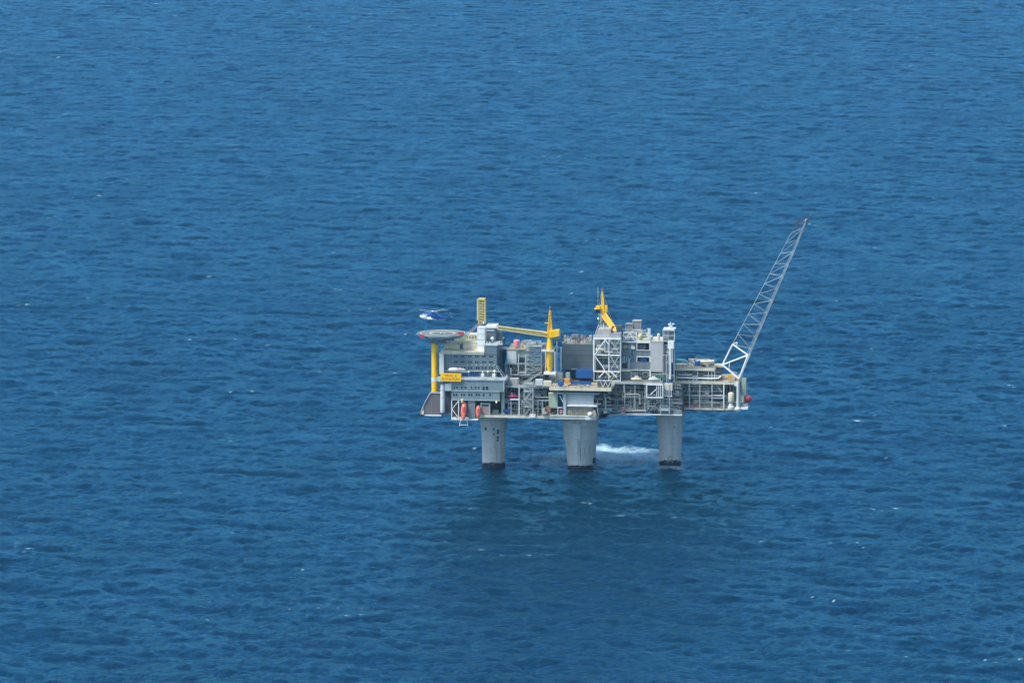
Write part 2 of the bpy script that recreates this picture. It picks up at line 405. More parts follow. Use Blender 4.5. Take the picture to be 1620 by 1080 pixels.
leg(1060, 14, 'pale concrete leg at the right with ladder frame low down', [(644, 27), (650, 25), (658, 22.6), (668, 20.6), (684, 19), (705, 18), (735, 17.3)], 730.5, exR)
leg(925.5, 17, 'concrete leg mostly hidden behind the widest middle leg', [(645, 24), (660, 22), (690, 18.6), (731, 17.2)], 724)

def hull():
    z = 30.9; c = (0, 10, z)
    t = thing('dark_underside', 'added dark underside plate over the legs, darkening the sea reflection', 'deck', c)
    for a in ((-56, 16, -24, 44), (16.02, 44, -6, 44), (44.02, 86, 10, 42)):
        MB().box(a[0], a[1], a[2], a[3], z + .1, z + 1.0).build('bottom_plate', M['wet_and_shade'], t)  # unseen underside plate, added and coloured near-black to darken the sea's reflection
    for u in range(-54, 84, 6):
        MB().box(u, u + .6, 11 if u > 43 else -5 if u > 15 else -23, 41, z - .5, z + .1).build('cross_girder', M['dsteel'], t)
hull()
# ---------------------------------------------------------------- helpers for modules
PAL = ['lgrey', 'steel', 'steel', 'grey', 'green', 'offwhite', 'olive', 'teal', 'dsteel', 'cream', 'rust', 'blue']
def clutter(t, x0, x1, ytop, ybot, v0, v1, seed, npipe=18, ncab=8, nves=3):
    rnd = random.Random(seed)
    u0 = Q(x0, ybot, v0)[0]; u1 = Q(x1, ybot, v0)[0]; xc = (x0 + x1) / 2
    z0 = Q(xc, ybot, v0)[2]; z1 = Q(xc, ytop, v0)[2]; H = z1 - z0
    for i in range(npipe):
        b = MB(); r = rnd.choice((.12, .16, .22, .3, .42)); v = v0 + .6 + rnd.random() ** 1.5 * (v1 - v0 - 1)
        c = M[rnd.choice(PAL[:-2] + ['lgrey', 'offwhite'])]; z = z0 + H * (.15 + .8 * rnd.random())
        a = u0 + rnd.random() * (u1 - u0) * .7; e = min(u1 - .3, a + (u1 - u0) * rnd.uniform(.15, .6))
        k = rnd.random()
        if k < .35: pts = [(a, v, z), (e, v, z)]
        elif k < .6: pts = [(a, v, z0 + .2), (a, v, z), (e, v, z), (e, v, z0 + H * rnd.uniform(.1, .95))]
        elif k < .8: pts = [(a, v, z0 + .1), (a, v, z1 - .2)]
        else: pts = [(a, v, z1 - .2), (a, v, z), (e, v, z), (e, min(v1, v + 6), z)]
        b.path(pts, r, 6).build('pipe', c, t, smooth=True)
    for i in range(ncab):
        w = rnd.uniform(.8, 3.2); h = min(H * .8, rnd.uniform(.8, 2.8)); a = rnd.uniform(u0, u1 - w); v = rnd.uniform(v0 + .7, v1 - 3)
        b = MB(); b.box(a, a + w, v, v + rnd.uniform(.8, 2), z0, z0 + h)
        b.box(a + w * .2, a + w * .5, v + .2, v + .7, z0 + h, z0 + h + .4)
        b.build('cabinet', M[rnd.choice(PAL)], t)
    for i in range(nves):
        b = MB(); r = min(H * .35, rnd.uniform(.7, 1.5)); v = rnd.uniform(v0 + 1.6, v1 - 2)
        if rnd.random() < .6:
            L = rnd.uniform(3, 8); a = rnd.uniform(u0 + L / 2, max(u0 + L / 2 + .1, u1 - L / 2)); b.capsule((a, v, z0 + r + .5), r, L, 'u')
            b.box(a - L / 3 - .2, a - L / 3 + .2, v - r * .7, v + r * .7, z0, z0 + .9); b.box(a + L / 3 - .2, a + L / 3 + .2, v - r * .7, v + r * .7, z0, z0 + .9)
        else:
            L = H * .55; b.capsule((rnd.uniform(u0 + 1, u1 - 1), v, z0 + L / 2 + .8), r * .8, L, 'z')
        b.build('vessel', M[rnd.choice(['lgrey', 'green', 'offwhite', 'grey', 'cream', 'steel'])], t, smooth=True)
def scaffold(t, x0, x1, y0, y1, v, px=5.5, py=6.5, r=.07, m='lgrey', seed=1):
    rnd = random.Random(seed); b = MB(); x = x0 + rnd.random() * 3
    while x < x1:
        a = y0 + (rnd.random() < .3) * rnd.random() * (y1 - y0) * .5; b.pt(x, a, x, y1, v + rnd.random() * 1.5, r, n=4); x += px * rnd.uniform(.5, 1.5)
    y = y0 + 2
    while y < y1:
        a = rnd.uniform(x0, x0 + (x1 - x0) * .4); e = rnd.uniform(x0 + (x1 - x0) * .55, x1); b.pt(a, y, e, y, v + rnd.random(), r, n=4); y += py * rnd.uniform(.4, 1.2)
    for k in range(int((x1 - x0) / 22) + 1):
        x = rnd.uniform(x0, x1 - 8); y = rnd.uniform(y0, y1 - 8); b.pt(x, y, x + 8, y + 8 * rnd.choice((-.6, .8)), v, r, n=4)
    b.build('scaffolding', M[m], t)
    b = MB()
    for k in range(int((x1 - x0) / 3.5)):                     # valves and small fittings on the pipes
        x = rnd.uniform(x0, x1 - 2); y = rnd.uniform(y0, y1 - 2); w = rnd.uniform(.5, 1.8); b.pb(x, y, x + w, y + rnd.uniform(.5, 1.6), v + rnd.uniform(.5, 4), .5)
    o = b.build('pipe_fittings', M[rnd.choice(['offwhite', 'cream', 'green'])], t, kind='stuff')
def slab(t, x0, x1, y, v0, v1, edge, th=1.6, surf=None, name='deck_floor', lip=True):
    """deck plate whose front top edge is at photo y; edge: material of the front girder"""
    xc = (x0 + x1) / 2; z = Q(xc, y, v0)[2]; u0 = Q(x0, y, v0)[0]; u1 = Q(x1, y, v0)[0]
    b = MB(); b.box(u0, u1, v0 + .3, v1, z - .35, z); b.build(name, surf or M['deck'], t)
    b = MB(); b.box(u0 - .05, u1 + .05, v0, v0 + .3, z - th, z + .15)
    for q in (u0, u1 - .3):
        b.box(q, q + .3, v0 + .3, v1, z - th, z - .35)
    b.build('edge_girder', edge, t)
    return u0, u1, z
def posts(t, xs, y0, y1, v, m, r=.3, name='column'):
    for x in xs:
        b = MB(); p = Q(x, y1, v); q = Q(x, y0, v); b.box(p[0] - r, p[0] + r, v - r, v + r, p[2], q[2]); b.build(name, m, t)
def beams(t, ys, x0, x1, v, m, r=.25, name='beam'):
    for y in ys:
        b = MB(); b.pt(x0, y, x1, y, v, r, n=4); b.build(name, m, t)
def stair_tower(label, x0, y0, x1, y1, v, d, n, m, fm, group):
    p = Q(x0, y1, v); q = Q(x1, y0, v); zt = Q((x0 + x1) / 2, y0, v)[2]; zb = Q((x0 + x1) / 2, y1, v)[2]
    t = thing('stair_tower', label, 'stair tower', ((p[0] + q[0]) / 2, v + d / 2, zb), group)
    b = MB()
    for u in (p[0], q[0]):
        for w in (v, v + d): b.tube((u, w, zb), (u, w, zt), .2, 4)
    b.build('tower_frame', m, t)
    H = (zt - zb) / n
    for k in range(n):
        z = zb + k * H; zz = z + H
        b = MB(); b.box(p[0], q[0], v, v + d, zz - .22, zz)
        b.rail([(p[0], v, zz), (q[0], v, zz)], 1.1, .07, 1.6); b.rail([(q[0], v, zz), (q[0], v + d, zz)], 1.1, .07)
        b.build('landing', m, t)
        a, e = (p[0] + .6, q[0] - .6) if k % 2 == 0 else (q[0] - .6, p[0] + .6)
        b = MB()
        for w in (v + .3, v + d * .45):
            b.tube((a, w, z), (e, w, zz), .2, 4); b.tube((a, w, z + 1.05), (e, w, zz + 1.05), .09, 4)
        ns = 10
        for i in range(ns):
            f = (i + .5) / ns; c = a + (e - a) * f; b.box(c - .22, c + .22, v + .3, v + d * .45, z + H * f - .03, z + H * f + .03)
        for i in range(5):
            f = i / 4; c = a + (e - a) * f; b.tube((c, v + .3, z + H * f), (c, v + .3, z + H * f + 1.05), .06, 4)
        b.build('stair_flight', fm, t)
        if k % 2: MB().tube((p[0], v + d, z), (q[0], v + d, zz), .14, 4).build('brace', m, t)
    return t
def container(x0, y0, x1, y1, v, d, m, label, group='boxes and containers standing on the decks', name='container', cat='container'):
    b = MB(); b.pb(x0, y0, x1, y1, v, d); a = b.v[0]; e = b.v[6]
    n = max(2, int((e[0] - a[0]) / .7))
    for i in range(n):
        u = a[0] + (e[0] - a[0]) * (i + .3) / n; b.box(u, u + (e[0] - a[0]) * .35 / n, v - .08, v, a[2] + .25, e[2] - .25)
    for u in (a[0] - .04, e[0] - .16):
        b.box(u, u + .2, v - .1, v + .1, a[2], e[2] + .05)
    b.box(a[0] + .3, e[0] - .3, v + .2, v + d - .2, e[2], e[2] + .06)
    return solo(name, label, cat, b, m, group)
def lamp(px, py, v, label, warm=True, r=.42):
    p = Q(px, py, v); t = thing('flood_lamp', label, 'lamp', (p[0], v, p[2] - 2.2), 'lit lamps on the decks')
    MB().tube((p[0], v, p[2] - 2.2), (p[0], v, p[2] - .35), .07, 5).box(p[0] - .35, p[0] + .35, v - .1, v + .5, p[2] + .3, p[2] + .42).build('lamp_post', M['lgrey'], t)
    MB().capsule((p[0], v, p[2]), r, .15, 'u', 10).build('bulb', M['lamp' if warm else 'lampw'], t, smooth=True)

# ---------------------------------------------------------------- living quarters
def quarters():
    o = Q(745, 633, -28); t = thing('living_quarters', 'grey accommodation block with rows of small dark windows', 'building', (o[0], -10, o[2]))
    C = M['clad']
    b = MB(); b.pb(700, 560.5, 786, 600, -22, 38); b.pb(766, 547, 786, 560.4, -21.95, 30); wall = b.build('upper_wall', C, t)
    b = MB(); b.pb(697, 601, 797, 619, -30, 42)
    b.poly([(797, 601), (802, 601), (794, 618), (794, 619), (791, 619)], -29.9, 30)
    b.pb(714, 619.02, 790.5, 633, -29.9, 40); low = b.build('lower_wall', M['cladl'], t)
    def win(x, y, w=1.9, h=3.0, v=-22, par=wall):
        w *= 1.1; h *= 1.08
        b = MB(); b.pb(x - w / 2, y - h / 2, x + w / 2, y + h / 2, v - .12, .1); f = b.build('window', M['dsteel'], par)
        b = MB(); b.pb(x - w / 2 + .3, y - h / 2 + .3, x + w / 2 - .3, y + h / 2 - .3, v - .17, .1); b.build('pane', M['black'], par)
    def windows(lst, y, **k):
        for x in lst: win(x, y, **k)
    r1 = [719.3, 722.7, 730.5, 733.7, 741.6, 745, 752.6, 756, 763.8, 767.2, 775, 778.4]
    windows(r1, 563.6, v=-22, h=2.9); windows(r1, 572.6, v=-22, h=2.9)
    windows([713.6, 719.7, 723.8, 730.9, 735, 741.4, 745.5, 753.6, 757.4, 763.5, 767.9, 774.7, 778.8], 582, v=-22, w=2.1, h=3.2)
    windows([712.2, 718.6, 723, 730.5, 736.4, 746, 752, 757.2], 613.1, v=-30, par=low, w=2.1)
    windows([765, 770.3], 613.8, v=-30, w=3.0, h=5, par=low)
    windows([718, 722, 730, 734.2, 742, 746, 753.9, 758, 765, 775.5], 624.2, v=-29.9, par=low, w=2.2, h=3.2)
    # storey line, walkway edge and railing
    b = MB(); b.pb(697, 600.2, 799, 601.4, -30.5, 9); b.build('walkway', M['lgrey'], t)
    p, q = Q(728, 600, -30.3), Q(799, 600, -30.3); z = (p[2] + q[2]) / 2 + .1
    b = MB(); b.rail([(p[0], -30.3, z), (q[0], -30.3, z), (q[0], -20, z)], 1.2, .1, 1.6); b.build('railing', M['white'], t)
    b = MB(); b.pb(697, 586.4, 790, 587.2, -23.2, 1.2); b.pb(714, 618.4, 791, 619.2, -30.3, .4); b.pb(714, 632.4, 791, 633.4, -30.2, .5); b.build('string_course', M['lgrey'], t)
    b = MB(); b.pb(731, 589, 757, 597, -22.5, .4); b.build('glazed_front', M['navy'], t)
    # parapet and roof
    b = MB(); b.pb(697, 555.3, 766, 557.6, -22.6, 38.6); b.pb(697, 557.7, 766, 560.4, -22.3, 38); b.build('parapet', M['cream'], t)
    b = MB(); b.pb(768, 545.6, 787, 547, -22.2, 31); b.build('roof_edge', M['lgrey'], t)
    # right side: stepped side stair and dark sheets painted for its shade
    b = MB(); b.poly([(786, 552), (801, 552), (801, 560), (797.5, 580), (800.5, 600), (786, 600)], 6, .4); b.build('side_shade_sheet', M['navy'], t)  # added dark blue sheet standing for the shaded side wall
    b = MB(); b.pt(785.5, 580, 798.5, 600, -26, .28, n=4); b.pt(787.5, 578, 800.5, 597, -26, .12, n=4); b.pt(785.5, 580, 787.5, 578, -26, .1); b.pt(791, 588.5, 793, 586, -26, .1); b.pt(797, 597, 799, 595, -26, .1); b.build('side_stair', M['lgrey'], t)
    b = MB(); e = Q(786, 575, -22)[0]; b.box(e + .02, e + .1, -21.8, 15.8, Q(786, 600, -22)[2], Q(786, 548, -22)[2]); b.build('side_shade_panel', M['side'], t)  # thin sheet over the side wall, its shade put into the colour
    # corner and recess under
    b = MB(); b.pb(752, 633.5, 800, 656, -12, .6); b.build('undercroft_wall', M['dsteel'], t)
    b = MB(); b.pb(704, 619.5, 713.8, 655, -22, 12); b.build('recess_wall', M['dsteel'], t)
    b = MB(); b.pb(695, 558, 702, 592, -24, 2); b.build('end_panel', M['offwhite'], t)
    b = MB(); b.pb(704, 606.5, 714, 618, -30.6, .6); b.build('corner_panel', M['lgrey'], t)
    for x in (700, 797): 
        b = MB(); b.pb(x - .8, 601.6, x + .8, 619, -30.25, .3); b.build('corner_strip', M['lgrey'], t)
    rnd = random.Random(2)
    for k in range(7):
        b = MB(); x = 739 + k * 7; b.pb(x, 577.2, x + 1.4, 578.0, -22.6, .6); b.build('wall_light', M['offwhite'], t)
    return t
quarters()
def roof_block(name, label, rects, m, cat='cabin', extra=None, group=None):
    x0, y0, x1, y1, v, d = rects[0]; o = Q((x0 + x1) / 2, y1, v)
    t = thing(name, label, cat, (o[0], v + d / 2, o[2]), group)
    for i, (x0, y0, x1, y1, v, d) in enumerate(rects):
        b = MB(); b.pb(x0, y0, x1, y1, v, d); b.build('wall' if i == 0 else 'wall_block', m, t, bevel=.12)
        b = MB(); b.pb(x0 - .4, y0 - .5, x1 + .4, y0, v - .15, d + .3); b.build('roof', M['offwhite'] if m != M['cream'] else M['cream'], t)
    if extra: extra(t)
    return t
def ex_door(t): MB().pb(727.5, 544.5, 732, 552, -14.2, .3).build('doorway', M['dsteel'], t); MB().pb(723, 543, 732.5, 544.5, -15, 1).build('canopy', M['olive'], t)
roof_block('roof_cabin', 'cream cabin with a dark doorway on the accommodation roof', [(734, 542, 767, 553.5, -14, 8), (703, 543, 733.6, 553.5, -14, 8)], M['cream'], extra=ex_door)
roof_block('roof_cabin', 'grey green cabin just beside the helideck edge', [(719, 531, 737, 541, -2, 8)], M['green'], extra=lambda t: MB().pb(719, 540.2, 737, 541, -2.2, .2).build('base_strip', M['steel'], t))
def ex_w(t):
    for x in (739, 743.5, 748, 752.5): MB().pb(x - .7, 532, x + .7, 534.8, -4.15, .15).build('window', M['black'], t)
roof_block('roof_cabin', 'cream control cabin with small windows by the access stair', [(737, 530, 755, 541, -4, 9)], M['cream'], extra=ex_w)
def ex_wb(t):
    for k in range(3): MB().pb(755.2, 528 + 9 * k, 766.8, 528.5 + 9 * k, -18.12, .1).build('seam', M['lgrey'], t)
roof_block('ventilation_shaft', 'tall bright white shaft below the yellow lattice boom', [(755, 519, 767, 557, -18, 7)], M['white'], 'shaft', ex_wb)
def ex_g(t):
    MB().pb(768, 515.6, 785, 519, -8.4, 11.5).build('roof_hood', M['white'], t)
    MB().pb(769, 521, 782, 524, -8.3, .3).build('louvre', M['lgrey'], t)
    MB().pb(785.2, 526, 793, 549, -4, 7).build('rear_wall', M['clad'], t)
roof_block('ventilation_house', 'grey louvred house with white top at end of the long boom', [(768, 519.2, 784, 544, -8, 10)], M['clad'], 'building', ex_g)
b = MB(); p = Q(779, 540, -16); b.tube(p, (p[0], p[1], p[2] + .8), .25); b.lathe((p[0], p[1], p[2] + 1.6), [(.1, -1), (.8, -.6), (1.05, 0), (.8, .7), (.05, 1.05)], 14)
solo('radar_dome', 'small white dome in front of the grey louvred house', 'dome', b, M['white'], smooth=True)
b = MB(); 
for x0, x1 in ((768, 778), (780, 795)): b.pb(x0, 543.5, x1, 545.5, -19, 2)
for x in (770, 774, 786, 790, 793): b.pb(x, 540.5, x + 1.3, 543.5, -19, 1)
solo('cable_tray', 'row of pale fittings along the tower roof edge', 'fittings', b, M['offwhite'])
def sign():
    o = Q(713, 603, -31.4); t = thing('name_sign', 'yellow sign with two lines of amber lettering', 'sign', (o[0], -31.4, o[2]))
    b = MB(); b.pb(697, 590.3, 729.5, 603, -31.4, .3); b.build('board', M['signy'], t)
    for txt, cx, cy, hpx, wpx in (('TROLL A', 713, 594.3, 3.3, 20), ('STATOILHYDRO', 713, 599.6, 3.3, 28)):
        cu = bpy.data.curves.new('lettering', 'FONT'); cu.body = txt; cu.align_x = 'CENTER'; cu.align_y = 'CENTER'; cu.size = hpx * MPP / .7; cu.extrude = .02; cu.offset = .035
        o2 = bpy.data.objects.new('lettering', cu); sc.collection.objects.link(o2); bpy.context.view_layer.update()
        s = wpx * MPP / max(o2.dimensions.x, .01)
        me = bpy.data.meshes.new_from_object(o2); bpy.data.objects.remove(o2)
        b = MB(); q = Q(cx, cy, -31.44)
        b.add([(q[0] + v.co.x * s, -31.42 - v.co.z, q[2] + v.co.y) for v in me.vertices], [tuple(p.vertices) for p in me.polygons])
        b.build('lettering', M['letter'], t)
    b = MB(); b.pt(697, 605, 697, 590, -31, .15); b.pt(729.5, 605, 729.5, 590, -31, .15); b.build('bracket', M['steel'], t)
sign()
for i, x in enumerate((763.3, 781)):
    container(x - 2.3, 591.3, x + 2.3, 596.3, -29, 1.6, M['white'], ['white cube box behind the railing, nearer the yellow sign', 'white cube box behind the railing under the warm lamp'][i])
lamp(782.2, 586.8, -28, 'warm lit lamp above the white cube box'); lamp(771.5, 587.5, -27, 'smaller warm lamp between the two white cube boxes', r=.3)
lamp(741.5, 588, -27, 'pale lamp above the blue glazed front', False, .22); lamp(763.5, 588.3, -27, 'pale lamp above the white cube nearer the sign', False, .22)
lamp(785.2, 635.5, -24, 'bright lamp under the right end of the quarters', True, .45); lamp(868.3, 644.6, -31, 'lamp glowing on the orange reels', True, .4); lamp(946.5, 503.5, 6, 'warm lamp on the platform under the rear crane', True, .45)
def rboat():
    o = Q(725, 587, -25); t = thing('rescue_boat', 'small rescue boat with pink and white hull above the sign', 'boat', (o[0], -25, o[2]))
    c = Q(721, 584.4, -25); b = MB(); b.lathe(c, [(.1, -4.2), (.8, -3.4), (1.15, -1), (1.1, 1.5), (.6, 4.8), (.1, 5.6)], 14, 'u'); b.build('hull', M['offwhite'], t, smooth=True)
    b = MB(); b.pb(713, 581.2, 718, 583.5, -25.4, 1.4); b.pb(722, 581.6, 726.5, 584.3, -25.9, 1.4); b.build('canopy', M['pink'], t, bevel=.2)
    b = MB(); b.pt(711, 586.6, 741, 588.6, -25.5, .16); b.build('davit_rail', M['offwhite'], t)
rboat()
# yellow column, sloped skirt, duct
def ycol():
    o = Q(688, 622, -18); t = thing('support_column', 'thick yellow column holding up the helideck', 'column', o)
    zt = Q(688, 541, -18)[2]; zm = Q(688, 602, -18)[2]; z2 = Q(688, 598, -18)[2]
    b = MB(); b.lathe((o[0], -18, 0), [(1.85, o[2] - 3), (1.85, zm)], 20); b.lathe((o[0], -18, 0), [(1.85, z2), (1.85, zt)], 20); b.build('shaft', M['yellow'], t, smooth=True)
    b = MB(); b.lathe((o[0], -18, 0), [(1.95, zm - .3), (1.95, z2 + .3)], 20); b.pb(692, 596, 699, 603, -20.5, 2); b.build('collar', M['offwhite'], t)
    b = MB(); b.pb(689, 580.5, 690.7, 585, -20, .3); b.build('hatch', M['rust'], t)
ycol()
def skirt():
    o = Q(684, 656, -26); t = thing('blast_wall', 'brown grey sloping wall under the yellow column', 'wall', (o[0], -22, o[2]))
    b = MB(); b.poly([(664, 656), (671, 640), (681, 622.5), (697, 622.5), (697, 656)], -26, 14); b.build('cladding', M['brown'], t)
    b = MB(); b.pb(671, 656, 698, 657.6, -26.5, 14.5); b.build('base_strip', M['white'], t)
    b = MB(); b.pt(664.5, 654, 672, 637, -26.3, .2); b.pt(672, 637, 681, 621, -26.3, .3); b.pt(669.5, 641, 669.5, 655, -26.4, .14); b.pt(681, 621, 697, 621, -26.2, .3); b.build('edge_trim', M['lgrey'], t)
    b = MB(); b.pb(667, 650, 670.5, 655, -27, 1); b.build('end_box', M['cream'], t)
    b = MB(); b.pb(664.5, 650.5, 666.8, 655.5, -26.8, 1); b.build('end_marker', M['rust'], t)
    b = MB(); b.pb(697, 653, 756, 656, -22, 30); b.build('floor', M['steel'], t)
skirt()
def duct():
    o = Q(700.3, 652, -29); t = thing('vent_duct', 'tall pale round duct beside the brown grey sloping wall', 'duct', o)
    z = Q(700.3, 607, -29)[2]; b = MB(); b.lathe(o, [(1.3, 0), (1.3, z - o[2])], 18); b.build('pipe', M['offwhite'], t, smooth=True)
    for y in (616, 628, 649):
        zz = Q(700.3, y, -29)[2]; b = MB(); b.lathe((o[0], o[1], zz), [(1.42, -.2), (1.42, .2)], 18); b.build('flange', M['lgrey'], t, smooth=True)
    b = MB(); b.pb(694, 604.6, 707.5, 606.6, -30.6, 3.2); b.build('cap', M['dsteel'], t)
duct()
# lifeboats and their frames
LB = 'orange lifeboats hung under the quarters'
def lifeboat(x, y0, y1, w, v, label):
    o = Q(x, (y0 + y1) / 2, v); t = thing('lifeboat', label, 'lifeboat', o, LB)
    H = (y1 - y0) * MPP / 2; r = w * MPP / 2
    b = MB(); b.lathe(o, [(.08, -H), (r * .45, -H * .85), (r * .8, -H * .55), (r, -.1 * H), (r * .95, H * .4), (r * .7, H * .8), (.3, H)], 16)
    b.v = [(p[0], p[1] * 1 + (p[2] - o[2]) * .45, p[2]) for p in b.v]; b.build('hull', M['orange'], t, smooth=True)
    b = MB(); b.box(o[0] - r * .35, o[0] + r * .35, v - r * 1.08, v, o[2] - .3, o[2] + H * .5); b.v = [(p[0], p[1] + (p[2] - o[2]) * .45, p[2]) for p in b.v]; b.build('canopy', M['red'], t, bevel=.2)
    b = MB(); b.capsule((o[0], v + H * .45 - .6, o[2] + H - .3), .35, .8, 'u', 10); b.build('stern_drive', M['dsteel'], t, smooth=True)
lifeboat(733.7, 636, 664, 9.3, -33, 'large orange lifeboat hanging nose down in the white frame')
lifeboat(756.5, 641, 661, 8, -31, 'smaller orange lifeboat half hidden beside the brown shutter')
def davit():
    o = Q(727, 663, -32); t = thing('launch_frame', 'white braced frame left of the large orange lifeboat', 'frame', (o[0], -30, o[2]))
    V = -31.5
    for x in (714.6, 725.6):
        b = MB(); b.pt(x, 633, x, 663.5, V, .3, n=4); b.build('post', M['white'], t)
    b = MB(); b.pt(725, 634.5, 715, 647, V, .25, n=4); b.pt(715, 647, 724, 659, V, .25, n=4); b.build('brace', M['white'], t)
    b = MB(); b.pb(714, 662.6, 756, 664.4, V, 8); b.build('sill', M['white'], t)
    b = MB(); b.pb(740.5, 633.5, 751.5, 661, -29.5, 3); b.build('side_panel', M['cladl'], t)
    b = MB(); b.pt(728.5, 664, 726.8, 673.5, V, .22, n=4); b.pt(738.8, 664, 740.3, 673.5, V, .22, n=4); b.pt(727, 671.6, 740, 671.6, V, .2, n=4); b.build('launch_skid', M['white'], t)
    b = MB(); b.pb(715, 633.5, 741, 661, -22, .5); b.build('back_wall', M['dsteel'], t)
    b = MB(); b.pb(722, 656, 725, 661, -31, 1.5); b.build('crate', M['rust'], t)
    b = MB(); b.capsule(Q(731.5, 634, -32), .8, 1.6, 'z', 10); b.build('winch', M['pyellow'], t, smooth=True)
davit()
def shutter():
    o = Q(767.5, 656, -29); t = thing('roller_shutter', 'brown louvred shutter in a pale frame under the quarters', 'shutter', (o[0], -29, o[2]))
    b = MB(); b.pb(762, 642.5, 773.3, 655, -28.6, 2); b.build('louvre', mat('brown_louvre', (.36, .27, .25), .7, .2, ribs=(0, .6, .5)), t)
    b = MB(); b.pb(760, 637.6, 775.5, 639.4, -29, 2.6); b.pb(760, 639.4, 761.8, 656, -29, .5); b.pb(773.5, 639.4, 775.4, 656, -29, .5); b.build('frame', M['lgrey'], t)
    b = MB(); b.pb(761.8, 639.4, 773.4, 642.4, -28.4, 1.5); b.build('header', M['dsteel'], t)
shutter()
container(779.5, 648.3, 788.5, 654.5, -25, 2.2, M['green'], 'pale green box standing under the quarters beside the shutter')
# ---------------------------------------------------------------- helideck
def helideck():
    v = -18.; c = Q(700, 526.6, v); t = thing('helideck', 'octagonal grey helideck with red edge panels on the left corner', 'helideck', (c[0], v, c[2] - 5))
    R = 13.4
    def ring(b, r, z0, z1, n=8, ph=math.pi / 8, r2=None):
        b.lathe(c, [(r, z0), (r2 or r, z1)], n); 
    def octo(r, z0, z1):
        b = MB(); k = []
        for i in range(8):
            a = math.pi / 8 + i * math.pi / 4; k.append((c[0] + r * math.cos(a), v + r * math.sin(a)))
        vs = [(x, y, c[2] + z0) for x, y in k] + [(x, y, c[2] + z1) for x, y in k]
        b.add(vs, [tuple(range(7, -1, -1)), tuple(range(8, 16))] + [(i, (i + 1) % 8, (i + 1) % 8 + 8, i + 8) for i in range(8)]); return b
    octo(R, -.5, 0).build('deck_plate', M['heli'], t)
    octo(R * .93, -1.5, -.5).build('under_frame', M['grey'], t)
    def annul(r0, r1, z, m, name, n=40):
        b = MB(); vs = []
        for i in range(n):
            a = 2 * math.pi * i / n
            for r in (r0, r1): vs.append((c[0] + r * math.cos(a), v + r * math.sin(a), c[2] + z))
        b.add(vs, [(2 * i, 2 * i + 1, (2 * i + 3) % (2 * n), (2 * i + 2) % (2 * n)) for i in range(n)]); b.build(name, m, t)
    annul(6.2, 7.2, .012, M['cream'], 'touchdown_circle'); annul(12.1, 12.4, .012, M['white'], 'perimeter_line')
    b = MB(); 
    for du in (-1.3, 1.1): b.box(c[0] + du, c[0] + du + .5, v - 1.8, v + 1.8, c[2] + .006, c[2] + .014)
    b.box(c[0] - .8, c[0] + 1.1, v - .25, v + .25, c[2] + .006, c[2] + .012); b.build('landing_letter', M['white'], t)
    # netting round the edge
    for i in range(8):
        a0 = math.pi / 8 + i * math.pi / 4; a1 = a0 + math.pi / 4; b = MB(); pts = []
        for r, z in ((R + .05, -.55), (R + 1.5, -.15)):
            for a in (a0, a1): pts.append(Vector((c[0] + r * math.cos(a), v + r * math.sin(a), c[2] + z)))
        b.tube(pts[2], pts[3], .09, 4)
        for k in range(9): f = k / 8; b.tube(pts[0].lerp(pts[1], f), pts[2].lerp(pts[3], f), .06, 4)
        for g in (.35, .7): b.tube(pts[0].lerp(pts[2], g), pts[1].lerp(pts[3], g), .05, 4)
        b.build('safety_net', M['lgrey'], t)
    for k, (px, py, w) in enumerate(((667.5, 531, 7.5), (729.5, 527, 9))):
        q = Q(px, py, v - (9.5 if k == 0 else 6)); b = MB(); W2 = w * MPP / 2
        b.box(q[0] - W2, q[0] + W2, q[1] - .15, q[1] + .15, q[2] - .95, q[2] + .75); b.box(q[0] - .15, q[0] + W2 * .8, q[1] - .1, q[1] + .1, q[2] - 1.7, q[2] - .95); b.build('edge_panel', M['red'], t)
    b = MB(); z = c[2] - 1.5
    for du, dv in ((-4.5, -4), (4.5, -4), (-4.5, 4), (4.5, 4)):
        b.tube((c[0] + du * 1.9, v + dv * 1.6, z), (c[0] - 4 + du * .3, v + dv * .3, z - 3.6), .32, 6); b.tube((c[0] + du, v + dv, z), (c[0] + du, v + dv, z - 3.4), .28, 6)
    b.box(c[0] - 7.2, c[0] + 2.5, v - 2.6, v + 2.6, z - 4.2, z - 3.4); b.build('support_truss', M['steel'], t)
    b = MB(); b.box(c[0] - 6.2, c[0] + 10, v - 4.5, v + 4.5, z - .9, z - .01); b.build('girder', M['lgrey'], t)
    # access stair
    p = Q(738, 531, -12); q = Q(756, 515.5, -12); b = MB(); p, q = Vector(p), Vector(q)
    for dv in (0, 1.6): b.tube(p + Vector((0, dv, 0)), q + Vector((0, dv, 0)), .18, 4); b.tube(p + Vector((0, dv, 1.2)), q + Vector((0, dv, 1.2)), .1, 4)
    for k in range(9):
        f = p.lerp(q, k / 8); b.tube(f, f + Vector((0, 0, 1.2)), .1, 4); b.box(f.x - .3, f.x + .3, f.y, f.y + 1.6, f.z - .05, f.z + .05)
    b.build('access_stair', mat('red_white_paint', (.42, .22, .24), .6, .5, 2.0, dcol=(.6, .55, .55)), t)
    b = MB(); b.pb(734, 529, 741, 530.2, -13, 4); b.build('stair_landing', M['offwhite'], t)
helideck()
